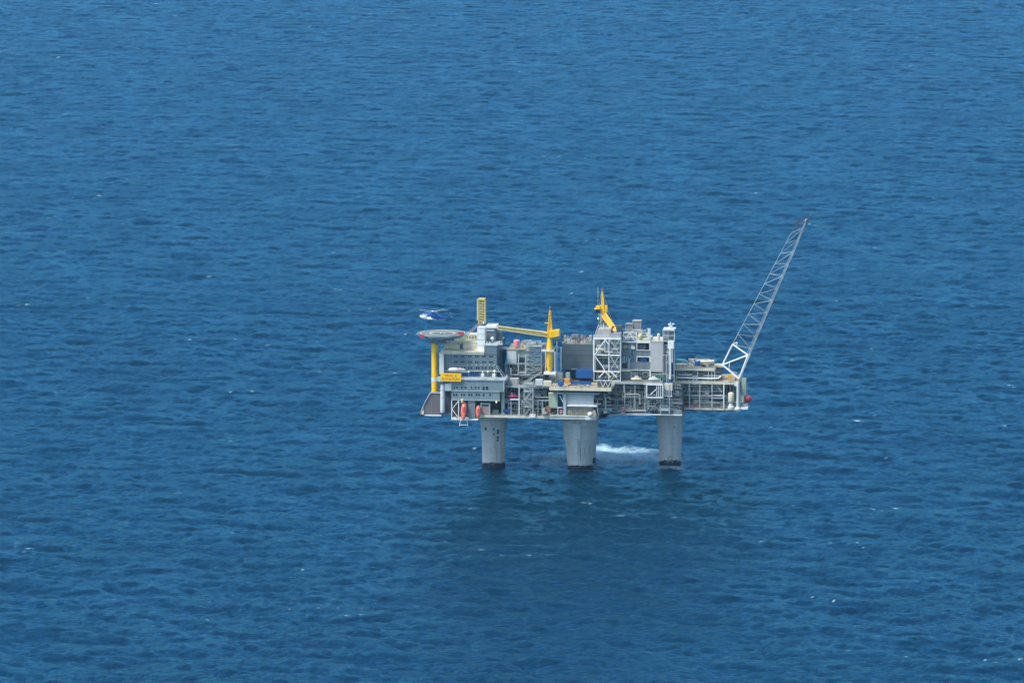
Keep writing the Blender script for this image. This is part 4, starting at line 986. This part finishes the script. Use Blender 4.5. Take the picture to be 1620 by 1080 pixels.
# right module
def modH():
    V = -4.; o = Q(1015, 603, V); t = thing('compression_module', 'stepped grey module with two framed dark openings and a plain beige wall', 'module', (o[0], V + 8, o[2]))
    G = M['mid']
    MB().pb(1029, 540.5, 1048, 588, V, 18).build('plain_wall', M['clad2'], t)
    MB().pb(1028.6, 539.6, 1048.4, 540.5, V - .2, 18).build('parapet', M['cream'], t)
    for y0, y1, x0, m in ((554.5, 563, 1007, 'mid'), (573, 584, 997, 'mid')):
        MB().pb(x0, y0, 1028.9, y1, V + .3, 12).build('wall', M[m], t)
    for y0, y1, x0 in ((541.5, 554.5, 1007), (564, 573, 1007), (585, 598, 998)):
        MB().pb(x0 + 1, y0 + .5, 1028, y1, V + 4, .5).build('opening', M['black'], t)
        b = MB(); b.pb(x0 - .2, y0 - .6, 1029, y0 + 1.1, V, .6); b.pb(x0 - .2, y0 + 1.1, x0 + 1.1, y1, V, .5); b.pb(1027.2, y0 + 1.1, 1028.9, y1, V, .5)
        if y0 < 550: b.pb(x0, y1 - 1, 1028.9, y1, V - .1, .5)
        b.build('opening_frame', M['offwhite'], t)
        clutter(t, x0 + 2, 1027, y0 + 2, y1 - .5, V + .8, V + 3.8, int(y0), 5, 3, 0)
    MB().pb(983, 552.8, 999, 563.5, V + 1, 10).build('wall', G, t); MB().pb(1000, 550, 1006.5, 584, V + 2, 10).build('recess_wall', M['clad'], t)
    MB().pb(983, 541, 1006.5, 552.6, V + 4, 1).build('opening', M['dsteel'], t)
    b = MB(); b.pb(982.5, 540.2, 1007, 541.8, V + .6, .6); b.pb(983, 541.8, 984.2, 552.8, V + .6, .5); b.build('opening_frame', M['offwhite'], t)
    clutter(t, 985, 1005, 543, 552, V + 1, V + 4, 61, 6, 4, 0)
    for k in range(4): MB().pb(985 + k * 2.6, 563.6, 986.2 + k * 2.6, 572, V + 1, .5).build('bar', M['offwhite'], t)
    MB().pb(984, 563.6, 997, 584, V + 3.5, .5).build('bar_backing', M['dsteel'], t)
    MB().pb(993, 566, 996.5, 582, V + 1, 1).build('riser', M['lgrey'], t); MB().pb(984, 572.5, 990, 574, V + 1, 2).build('shelf', M['lgrey'], t)
    MB().pb(982, 584, 997, 587.4, V - 1, 5).build('balcony', M['cream'], t); MB().pb(982.5, 587.5, 997, 600.5, V + .5, 5).build('wall', G, t)
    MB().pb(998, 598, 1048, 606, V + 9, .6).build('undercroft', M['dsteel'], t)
    MB().pb(1016, 586, 1028, 600, V + 3, 2).build('wall', M['clad'], t)
    MB().pb(1007, 535.6, 1028.6, 540.8, V + .5, 14).build('roof_slab', M['cream'], t)
    # frame bay with blue backing
    MB().pb(1049, 541, 1066, 602, V + 6, .6).build('backing', M['navy'], t)
    MB().pb(1048.4, 521.3, 1067, 523.2, V + .2, 10).build('top_beam', M['offwhite'], t)
    MB().pb(1049, 523.3, 1066, 540.5, V + 5, 3).build('upper_wall', M['steel'], t)
    for x in (1049, 1057, 1066.5): MB().pt(x, 522, x, 604, V, .24, n=4).build('column', M['lgrey'], t)
    for y in (530.5, 539.5, 561.5): MB().pt(1048.5, y, 1067, y, V - .1, .2, n=4).build('beam', M['offwhite'], t)
    MB().pb(1056.4, 539.2, 1065.8, 551.3, V - .8, 3).build('white_box', M['white'], t)
    MB().pt(1060.5, 551, 1060.5, 600, V - .6, .5, n=8).build('white_pipe', M['white'], t); MB().pt(1054.5, 562, 1054.5, 606, V - .3, .22).build('white_pipe', M['lgrey'], t)
    MB().pt(1063.5, 552, 1063.5, 573, V - .6, .35).build('white_pipe', M['offwhite'], t)
    clutter(t, 1050, 1066, 541, 560, V + 1, V + 5, 71, 6, 2, 0); clutter(t, 1050, 1066, 563, 600, V + 1, V + 5, 72, 12, 4, 1)
    MB().pt(1067.6, 527, 1067.6, 584, V + 1, .2).build('outer_post', M['lgrey'], t)
    MB().pb(1029, 588.2, 1048, 601, V + 4, 3).build('base_wall', M['steel'], t); clutter(t, 1029, 1056, 590, 604, V - 2, V + 4, 73, 16, 8, 1)
    for x in (1029.3,): MB().pt(x, 584, x, 602, V - .8, .35).build('column', M['offwhite'], t)
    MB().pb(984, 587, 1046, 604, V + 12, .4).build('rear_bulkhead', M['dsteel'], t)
    # roof plant
    scaffold(t, 983, 1030, 519, 538, V + 2, 4, 4, .07, 'offwhite', 14); scaffold(t, 1048, 1067, 523, 602, V - .3, 6, 8, .07, seed=15); scaffold(t, 984, 1028, 586, 603, V - .5, 6, 5, .07, seed=16)
    clutter(t, 984, 1028, 523, 539, V + 3, V + 11, 75, 22, 12, 2)
    b = MB(); 
    for a in ((987, 525.5, 987, 540), (1007, 525.5, 1007, 540), (987, 525.7, 1007, 525.7), (987, 540, 996, 527), (996, 527, 1005, 540), (987, 533, 1007, 533)): b.pt(*a, V + .8, .26, n=4)
    b.build('roof_truss', M['white'], t)
    MB().pb(1024.6, 520, 1029, 537, V + .4, 1.6).build('roof_post', M['offwhite'], t)
    return t
modH()
EX = 'exhaust stacks on the right hand module'
for x0, y0, x1, y1, v, m, lab in ((1001, 507.5, 1013.5, 526, 10, 'beige', 'tallest ribbed grey exhaust stack on the stepped module roof'), (990, 512.5, 1000, 528, 9, 'grey', 'shorter grey exhaust stack left of the tallest ribbed one')):
    o = Q((x0 + x1) / 2, y1, v); t = thing('exhaust_stack', lab, 'stack', (o[0], v + 2, o[2]), EX)
    MB().pb(x0, y0 + 1, x1, y1, v, 5).build('casing', mat('ribbed_' + m, (.30, .31, .30), .6, .35, ribs=(2, 1.1, .5)), t)
    MB().pb(x0 - .6, y0, x1 + .6, y0 + 1, v - .3, 5.6).build('cap', M[m], t)
    b = MB()
    for x in (x0 - .3, x1 + .3): b.pt(x, y1, x, y0 - 1, v - .4, .13)
    b.pt(x0, y0 - 1, x1, y0 - 1, v - .4, .1); b.build('handrail', M['lgrey'], t)
for x, y0, y1, r, v, m, lab in ((1013, 528.5, 536.5, 1.15, -3, 'pyellow', 'short yellow beige tank on the stepped module roof'), (1042, 527, 540, .8, -2, 'cream', 'slim cream tank standing on the plain beige wall')):
    p = Q(x, y1, v); q = Q(x, y0, v); b = MB(); b.capsule((p[0], v, (p[2] + q[2]) / 2), r, q[2] - p[2] - r, 'z', 16); solo('roof_tank', lab, 'tank', b, M[m], 'small tanks on the module roof', smooth=True)
def radar():
    v = -2.; o = Q(1060.5, 521, v); t = thing('radar_mast', 'white radar mast on the right roof corner', 'mast', o)
    b = MB(); 
    for x in (1058, 1063.5): b.pt(x, 521.3, x, 513.5, v, .16, n=4)
    b.pt(1058, 521, 1063.5, 514, v, .12); b.pt(1058, 514, 1063.5, 521, v, .12); b.pt(1057.5, 517, 1064, 517, v, .16); b.pt(1060.7, 516, 1060.7, 508.8, v, .12); b.build('lattice', M['white'], t)
    b = MB(); b.pb(1057, 512, 1061, 514, v - .5, 1); b.pb(1062.5, 511.5, 1066.5, 513.5, v - .6, .8); b.pb(1059.8, 514.5, 1063, 516.5, v - .6, 1); b.build('antenna', M['white'], t)
radar()
TB = 'pale hulls stowed on the middle deck'
for x0, x1, y, v, m, lab in ((998, 1016, 598.5, -9, 'cream', 'flat cream hull stowed below the middle dark opening'), (1025.5, 1042.5, 598.8, -9, 'offwhite', 'white boat with canopy stowed under the plain beige wall')):
    o = Q((x0 + x1) / 2, y + 2, v); t = thing('stowed_boat', lab, 'boat', o, TB); L = (x1 - x0) * MPP
    b = MB(); b.lathe(Q((x0 + x1) / 2, y + .8, v), [(.1, -L / 2), (.55, -L * .42), (.75, -L * .1), (.75, L * .2), (.5, L * .42), (.1, L / 2)], 12, 'u'); b.build('hull', M[m], t, smooth=True)
    xc = (x0 + x1) / 2; MB().pb(xc - 3, y - 3.6, xc + 3, y - .6, v - .4, 1.2).build('canopy', M[m], t, bevel=.25)
# centre right process decks
def modC():
    V = -12.; o = Q(1000, 655, V); t = thing('process_module', 'dense piping decks between the shuttered front and the right leg', 'module', (o[0], V + 15, o[2]), 'open steel process decks')
    slab(t, 944, 1047, 604.5, V - 1, 30, M['lgrey'], 1.0); slab(t, 980, 1030, 654, V, 30, M['offwhite'], .9); slab(t, 944, 985, 649.5, V + 4, 30, M['lgrey'], .8); slab(t, 950, 1050, 629, V + 3, 20, M['steel'], .5)
    slab(t, 1028, 1079, 655.3, V + 1, 30, M['white'], .5)
    b = MB(); b.poly([(945, 657), (983, 652.5), (983, 655.5), (945, 662)], V + 3, 1); b.build('skirt_beam', M['lgrey'], t)
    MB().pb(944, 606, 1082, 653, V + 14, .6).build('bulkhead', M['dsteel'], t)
    posts(t, [988, 1020.5, 1045, 1059], 608, 654, V, M['lgrey'], .22); posts(t, [955.5, 965, 977], 631, 652, V + 2, M['lgrey'], .14)
    beams(t, [642], 950, 985, V + 1, M['steel'], .15); beams(t, [649.3], 978, 1022, V - .3, M['offwhite'], .35)
    clutter(t, 946, 1028, 607, 628, V + 3, V + 13, 81, 38, 10, 2); clutter(t, 948, 1030, 631, 652, V + 2, V + 13, 82, 38, 12, 3); clutter(t, 1024, 1078, 631, 652, V + 3, V + 12, 83, 20, 8, 2)
    b = MB(); b.path([Q(987.5, 607, V - .5), Q(987.5, 621, V - .5), Q(989.5, 623.6, V - .5), Q(1010, 623.6, V - .5), Q(1012.5, 626, V - .5), Q(1012.5, 640, V - .5)], .32); b.build('main_pipe', M['beige'], t, smooth=True)
    MB().pt(984, 627.3, 1011, 627.3, V - .2, .25).build('main_pipe', M['lgrey'], t); MB().pt(1004.5, 608, 1004.5, 645, V - .4, .22).build('main_pipe', M['lgrey'], t)
    for a in ((1024, 631, 1024, 650), (1032, 644, 1046, 632), (1024, 642, 1036, 642), (1036, 642, 1046, 652)): MB().pt(*a, V, .16).build('brace', M['lgrey'], t)
    scaffold(t, 946, 1022, 607, 648, V + .2, 5, 6, .065, 'offwhite', 6); scaffold(t, 1022, 1080, 629, 652, V + .2, 5, 5, .065, seed=7); scaffold(t, 1050, 1078, 606, 630, V + 2, 4, 5, seed=8); clutter(t, 1048, 1078, 608, 628, V + 3, V + 12, 84, 12, 4, 1)
    MB().pb(1029, 649, 1042, 654.6, V + 2, 2).build('low_box', M['black'], t)
    b = MB(); p, q = Q(1042, 655, V + 1.2), Q(1078, 655, V + 1.2); b.rail([p, (q[0], V + 1.2, p[2])], 2.2, .07, 1.4); b.build('railing', M['lgrey'], t)
    MB().pb(1066, 648.5, 1078, 655, V + 2, 1.2).build('winch_box', M['grey'], t)
    MB().pb(1045.5, 645.5, 1058, 649.6, V - .1, .2).build('frame_panel', M['lgrey'], t)
    return t
modC()
b = MB(); 
for k in range(3): b.pb(983 + k * .1, 643 + k * 4.2, 988, 646 + k * 4.2, -13.5, 1.2)
b.pt(983, 655.5, 983, 643, -13.6, .12); b.pt(988.3, 655.5, 988.3, 643, -13.6, .12); solo('fire_station', 'red striped hose post at the lower deck edge', 'post', b, M['pink'])
def cage():
    V = -14.; o = Q(1036, 629, V); t = thing('steel_cage', 'white open steel cage with one diagonal and close bars', 'cage', (o[0], V, o[2]))
    b = MB(); b.pb(1022, 607.4, 1049, 609.2, V, .6); b.pb(1022, 627.6, 1049.3, 629.4, V, .6); b.pb(1022.3, 609.2, 1023.8, 627.6, V, .5); b.pb(1047.5, 609.2, 1049.3, 627.6, V, .5); b.pb(1018, 607.5, 1022, 608.2, V, .4); b.build('frame', M['white'], t)
    for x in (1038.5, 1041.5, 1044.5): MB().pb(x, 609.2, x + 1, 627.6, V + .1, .3).build('bar', M['white'], t)
    MB().pt(1029, 624, 1038.5, 615, V, .3, n=4).build('diagonal', M['white'], t); MB().pt(1023, 624.5, 1038, 624.5, V + .2, .2, n=4).build('cross_bar', M['lgrey'], t)
    MB().pb(1023, 609, 1049, 628, V + 4, .3).build('back_panel', M['dsteel'], t)
    MB().pb(1023, 607.5, 1049, 608.4, V + .7, 4).build('top_plate', M['lgrey'], t)
cage()
def bcage():
    V = -12.; o = Q(1057, 627, V); t = thing('steel_cage', 'beige topped cage with vertical bars right of the white cage', 'cage', (o[0], V, o[2]))
    MB().pb(1051, 607, 1063.5, 617, V, 3).build('upper_panel', M['cream'], t)
    for k in range(5): MB().pb(1051.5 + k * 2.5, 617, 1052.3 + k * 2.5, 626.5, V, .3).build('bar', M['white'], t)
    MB().pb(1051, 626, 1063.5, 627, V - .1, .5).build('sill', M['white'], t); MB().pb(1051, 617.2, 1063, 626, V + 2, .4).build('back_panel', M['dsteel'], t)
bcage()
# right wing
def modD():
    V = 6.; o = Q(1115, 648, V); t = thing('process_module', 'right wing of open pipe decks under the flare boom', 'module', (o[0], V + 15, o[2]), 'open steel process decks')
    slab(t, 1076, 1168, 645.6, V, 34, M['cream'], .9); slab(t, 1064, 1150, 625.3, V + .5, 30, M['lgrey'], .45); slab(t, 1064, 1168, 603.2, V - .5, 34, M['cream'], 1.5, M['olive'])
    MB().pb(1078, 645.9, 1165, 649.2, V + 2, 26).build('under_floor', M['steel'], t)
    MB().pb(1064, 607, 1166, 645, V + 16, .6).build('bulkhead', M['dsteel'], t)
    posts(t, [1075, 1090.7, 1107, 1126.3], 607.5, 645.5, V - .2, M['offwhite'], .22); posts(t, [1145], 607.5, 645.5, V - .3, M['white'], .28)
    beams(t, [629, 636.5], 1065, 1145, V - .1, M['lgrey'], .15); beams(t, [624.5, 629.5], 1128, 1146, V - .5, M['offwhite'], .22)
    clutter(t, 1066, 1146, 609, 624, V + 1, V + 14, 91, 34, 16, 4); clutter(t, 1066, 1150, 627, 645, V + 1, V + 14, 92, 34, 16, 3); clutter(t, 1147, 1166, 609, 645, V + 3, V + 12, 93, 10, 4, 1)
    MB().pt(1133, 609, 1142, 620, V + .6, .3).build('main_pipe', M['lgrey'], t)
    b = MB(); z = Q(1120, 645.2, V - .2)[2]; b.rail([(Q(1078, 645, V)[0], V - .2, z), (Q(1165, 645, V)[0], V - .2, z)], 1.1, .05); b.build('railing', M['offwhite'], t)
    scaffold(t, 1066, 1146, 608, 624, V + .3, 6, 4, .06, seed=9); scaffold(t, 1066, 1166, 627, 645, V + .3, 6, 4, .06, seed=10); scaffold(t, 1148, 1182, 606, 645, V + 3, 5, 6, seed=11)
    # corner columns
    p = Q(1167.5, 648, V); q = Q(1167.5, 604, V)
    b = MB(); b.lathe((p[0], V - .5, 0), [(.85, p[2]), (.85, q[2])], 14); b.build('corner_column', M['offwhite'], t, smooth=True)
    b = MB(); b.lathe((p[0], V - .8, 0), [(.6, Q(1167, 650.5, V)[2]), (1.5, Q(1167, 648, V)[2]), (1.7, Q(1167, 645.5, V)[2]), (1.5, Q(1167, 644, V)[2])], 14); b.build('column_foot', M['white'], t, smooth=True)
    MB().pb(1162, 607.5, 1168, 611, V - .6, 2).build('bracket', M['offwhite'], t)
    MB().pb(1173.4, 598.5, 1180, 641, V + 4, 3).build('end_duct', M['green'], t); MB().pb(1166, 600, 1174, 646, V + 9, .5).build('end_wall', M['grey'], t)
    MB().pb(1171, 626, 1176.5, 636, V + 1, 2).build('valve_box', M['cream'], t)
    MB().pb(1172, 644.3, 1183, 647.3, V - 1, 8).build('end_sill', M['white'], t); MB().pb(1173, 638, 1183, 644.2, V + 1, 4).build('end_box', M['grey'], t)
    MB().pt(1171, 646, 1171, 612, V - .2, .15).pt(1162.5, 636, 1175, 636, V - .3, .2).build('end_rail', M['lgrey'], t)
    for k in range(8): MB().pb(1083 + k * 3.4, 640.4 - (k % 3) * .8, 1086 + k * 3.4, 645.3, V + 1 + k % 2, 1.4).build('pump', M['red'] if k != 3 else M['pink'], t)
    rnd = random.Random(77)
    for k in range(9):
        x = 1142 + k * 2.6; MB().pb(x, 603 - rnd.uniform(2, 8), x + 2, 602.8, V + 3 + rnd.random() * 8, 1.5).build('deck_gear', M[rnd.choice(['olive', 'rust', 'beige', 'cream', 'steel'])], t)
modD()
def modD2():
    V = 7.; o = Q(1095, 602, V); t = thing('upper_deck', 'upper cream deck of the right wing with long white pipes beneath', 'deck', (o[0], V + 12, o[2]))
    slab(t, 1057.5, 1131, 583, V - 1, 26, M['cream'], 1.1, M['olive'])
    MB().pb(1131, 576.5, 1143.5, 580.5, V + 6, 4).build('boom_bracket', M['cream'], t); MB().pb(1131, 578, 1142, 602, V + 9, .5).build('end_screen', M['steel'], t)
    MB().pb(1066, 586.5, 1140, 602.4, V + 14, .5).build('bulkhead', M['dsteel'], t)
    posts(t, [1070, 1120.5, 1126, 1130.6, 1103.5], 586.5, 603, V - .3, M['offwhite'], .2)
    b = MB(); b.path([Q(1070, 597, V - 1), Q(1125, 598.6, V - 1), Q(1137, 598, V - 1), Q(1141, 594.5, V - 1)], .42, 8); b.build('long_pipe', M['white'], t, smooth=True)
    MB().pt(1073, 592.8, 1095, 592.8, V - .6, .35).build('long_pipe', M['offwhite'], t); MB().pt(1113, 594.2, 1141, 594.2, V - .4, .25).build('long_pipe', M['lgrey'], t)
    clutter(t, 1068, 1138, 587, 602, V + 1, V + 12, 101, 30, 12, 3)
    clutter(t, 1068, 1130, 570, 582, V + 5, V + 20, 102, 16, 10, 2)
    MB().pb(1096, 594.5, 1097.2, 607.5, V - 1.6, .4).pb(1101.5, 594.5, 1102.6, 607.5, V - 1.6, .4).pb(1096, 606.6, 1102.6, 607.6, V - 1.6, .4).pb(1096, 594.2, 1102.6, 595.2, V - 1.6, .4).pt(1097, 596, 1102, 606, V - 1.5, .15).build('ladder_cage', M['offwhite'], t)
    b = MB(); z = Q(1095, 582.8, V)[2]; b.rail([(Q(1058, 583, V)[0], V - .8, z), (Q(1131, 583, V)[0], V - .8, z)], 1.1, .05); b.build('railing', M['offwhite'], t)
    scaffold(t, 1060, 1138, 587, 602, V + .2, 6, 4, .06, seed=12); scaffold(t, 1060, 1130, 571, 582, V + 10, 7, 5, .07, 'offwhite', 13)
    MB().pb(1056, 585.8, 1060, 602, V - .5, .5).build('bracket_post', M['offwhite'], t)
modD2()
def vessel():
    v = 7.; o = Q(1156.5, 647, v); t = thing('pressure_vessel', 'white upright round-topped vessel near the right end', 'vessel', o)
    p = Q(1156.5, 637, v); q = Q(1156.5, 620, v); b = MB(); b.capsule((p[0], v, (p[2] + q[2]) / 2), 1.65, q[2] - p[2] - 1.6, 'z', 18); b.build('shell', M['cream'], t, smooth=True)
    b = MB(); b.lathe((p[0], v, o[2]), [(1.9, 0), (1.9, 1.4), (1.2, 2.2), (1.2, 3.4)], 16); b.build('base', M['offwhite'], t, smooth=True)
vessel()
b = MB(); c = Q(1181, 630.5, 10); b.lathe(c, [(.5, -.8), (1.5, -.6), (1.9, 0), (1.9, 1.6), (1.3, 2.4), (.5, 2.6), (.5, 3.2)], 16, 'u'); b.pb(1180.5, 636, 1183, 645, 10, 1)
solo('fire_monitor', 'red round monitor sticking out at the right end', 'monitor', b, M['red'], smooth=True)
container(1151.5, 592.3, 1157, 601.5, 5, 2, mat('orange_yellow_box', (.75, .42, .08), .6, .3), 'amber upright box at the foot of the flare boom')
b = MB(); b.lathe(Q(1103.5, 578.3, 8), [(1.55, 0), (1.6, .3), (1.6, 2.6), (1.5, 2.8)], 18); bt = solo('round_tank', 'dark blue tank with pale lid on the upper right deck', 'tank', b, M['blue'], smooth=True)
b2 = MB(); b2.lathe(Q(1103.5, 570.3, 8), [(1.2, -.3), (1.2, .15), (.4, .3)], 16); b2.build('lid', M['white'], bt, smooth=True)
b = MB(); b.poly([(1066, 573.5), (1070, 569), (1082, 570), (1088, 573), (1087, 575.5), (1066, 575.5)], 16, 5); solo('tarpaulin', 'teal tarpaulin heap on the upper right deck', 'tarpaulin', b, M['teal'])
for k, (x, y, L, lab) in enumerate(((1115, 572, 5.2, 'cream horizontal tank beside the dark blue tank'), (1078, 576, 6.5, 'thin white horizontal tank in front of the teal tarpaulin'), (1125.5, 571.5, 2.6, 'smallest cream tank at the end of the upper deck'))):
    b = MB(); c = Q(x, y, 11); b.capsule(c, (1.0, .5, .9)[k], L, 'u'); b.box(c[0] - L / 3, c[0] - L / 3 + .4, 10.6, 11.4, c[2] - 1.6, c[2]); b.box(c[0] + L / 3 - .4, c[0] + L / 3, 10.6, 11.4, c[2] - 1.6, c[2])
    solo('horizontal_tank', lab, 'tank', b, M['cream' if k != 1 else 'white'], 'pale tanks lying on the upper right deck', smooth=True)
# ---------------------------------------------------------------- flare boom
def flare():
    v = 10.; o = Q(1155, 600, v); t = thing('flare_boom', 'long white lattice flare boom leaning right over the sea', 'flare boom', o)
    A = lambda x, y, dv=0: Vector(Q(x, y, v + dv))
    Wm = M['white']; g = mat('weathered_white_steel', (.42, .50, .50), .5, .4)
    Lb, L1, Lt = A(1142.8, 577, 3), A(1159, 544.5, 3), A(1251.5, 369, 2)
    Rb, R1, Rt = A(1169, 599, 0), A(1183.5, 561.5, 0), A(1275.5, 350.5, 0)
    Sb, S1, St = A(1171, 596.5, 7), A(1186.5, 560, 7), A(1278, 348, 3)
    b = MB(); b.tube(Lb, L1, .45, 8); b.tube(Rb, R1, .5, 8); b.tube(Sb, S1, .4, 8); b.build('base_chord', Wm, t, smooth=True)
    b = MB(); 
    for p, q, r in ((Lb, R1, .42), (Lb, Rb, .45), (L1, R1, .42), (Lb, S1, .36), (L1, A(1166, 541.5, 5), .3), (A(1164, 548.5, 4), A(1166.5, 541.5, 5), .25), (Lb.lerp(R1, .28), Lb.lerp(Rb, .4), .2), (A(1150, 584, 3), A(1166, 590, 6), .25), (Lb, Sb, .3)): b.tube(p, q, r, 6)
    b.build('base_brace', Wm, t, smooth=True)
    b = MB(); b.tube(L1, Lt, .15, 6, .09); b.build('left_chord', g, t); b = MB(); b.tube(R1, Rt, .18, 6, .13); b.build('right_chord', g, t); b = MB(); b.tube(S1, St, .15, 6, .11); b.build('rear_chord', g, t)
    b = MB(); b.tube(R1 + Vector((-1.0, 1.5, 0)), Rt + Vector((-.5, .8, 0)), .11, 5); b.build('flare_pipe', M['lgrey'], t)
    n = 11; dk = mat('shaded_steel', (.28, .34, .36), .5, .4)
    for i in range(n):
        f, h = i / n, (i + .5) / n; m2 = (i + 1) / n
        b = MB(); r = .09 if i < 8 else .075
        b.tube(L1.lerp(Lt, f), R1.lerp(Rt, h), r, 5); b.tube(R1.lerp(Rt, h), L1.lerp(Lt, m2), r, 5)
        b.tube(L1.lerp(Lt, f), S1.lerp(St, h), r * .9, 5); b.tube(S1.lerp(St, h), L1.lerp(Lt, m2), r * .9, 5)
        b.tube(R1.lerp(Rt, f), S1.lerp(St, h), .08, 4); b.tube(S1.lerp(St, h), R1.lerp(Rt, m2), .08, 4); b.tube(R1.lerp(Rt, f), S1.lerp(St, f), .08, 4)
        b.build('bracing', dk if i % 2 else g, t)
    # ladder and small platforms on the right chord
    b = MB()
    for i in range(22):
        f = i / 22; p = R1.lerp(Rt, f); b.box(p.x - .7, p.x - .1, p.y - .2, p.y + .2, p.z - .08, p.z + .08)
    b.build('ladder', M['lgrey'], t)
    # burnt tip
    b = MB(); ru = M['dsteel']
    b.tube(A(1254, 351.5, 1), A(1277, 350, 1), .4, 5); b.tube(A(1262, 340.5), A(1262.5, 352), .25, 5); b.tube(Rt, A(1284, 340.3), .5, 6, .4)
    for a in ((1251.5, 369, 1262, 352), (1262, 352, 1270, 364), (1270, 364, 1277, 350), (1258, 369.5, 1262, 352), (1266, 372, 1277, 350), (1262, 345, 1268, 351), (1268, 345.5, 1268, 351), (1273, 344, 1273.5, 351), (1257, 360, 1269, 360)): b.pt(*a, v + 1, .2)
    b.build('tip_platform', ru, t)
    MB().tube(A(1274, 350, 0), A(1276, 346, 0), .45, 8).build('burner', M['lgrey'], t)
flare()
# ---------------------------------------------------------------- thin sea haze
x0, x1, y0, y1, z0, z1 = -1800, 1800, -3200, 4200, -20, 520
b = MB(); b.box(x0, x1, y0, y1, z0, z1)
hz = bpy.data.meshes.new('haze'); hz.from_pydata(b.v, [], b.f); ho = bpy.data.objects.new('haze', hz); sc.collection.objects.link(ho)
tag(ho, 'thin blue haze lying over the sea', 'haze', kind='stuff')
hm = bpy.data.materials.new('haze_air'); hm.use_nodes = True; hm.node_tree.nodes.clear()
o_ = hm.node_tree.nodes.new('ShaderNodeOutputMaterial'); vv = hm.node_tree.nodes.new('ShaderNodeVolumePrincipled')
vv.inputs['Density'].default_value = 1.2e-5; vv.inputs['Color'].default_value = (.40, .76, 1, 1)
hm.node_tree.links.new(vv.outputs[0], o_.inputs['Volume']); hz.materials.append(hm)
print('objects', len(bpy.data.objects))
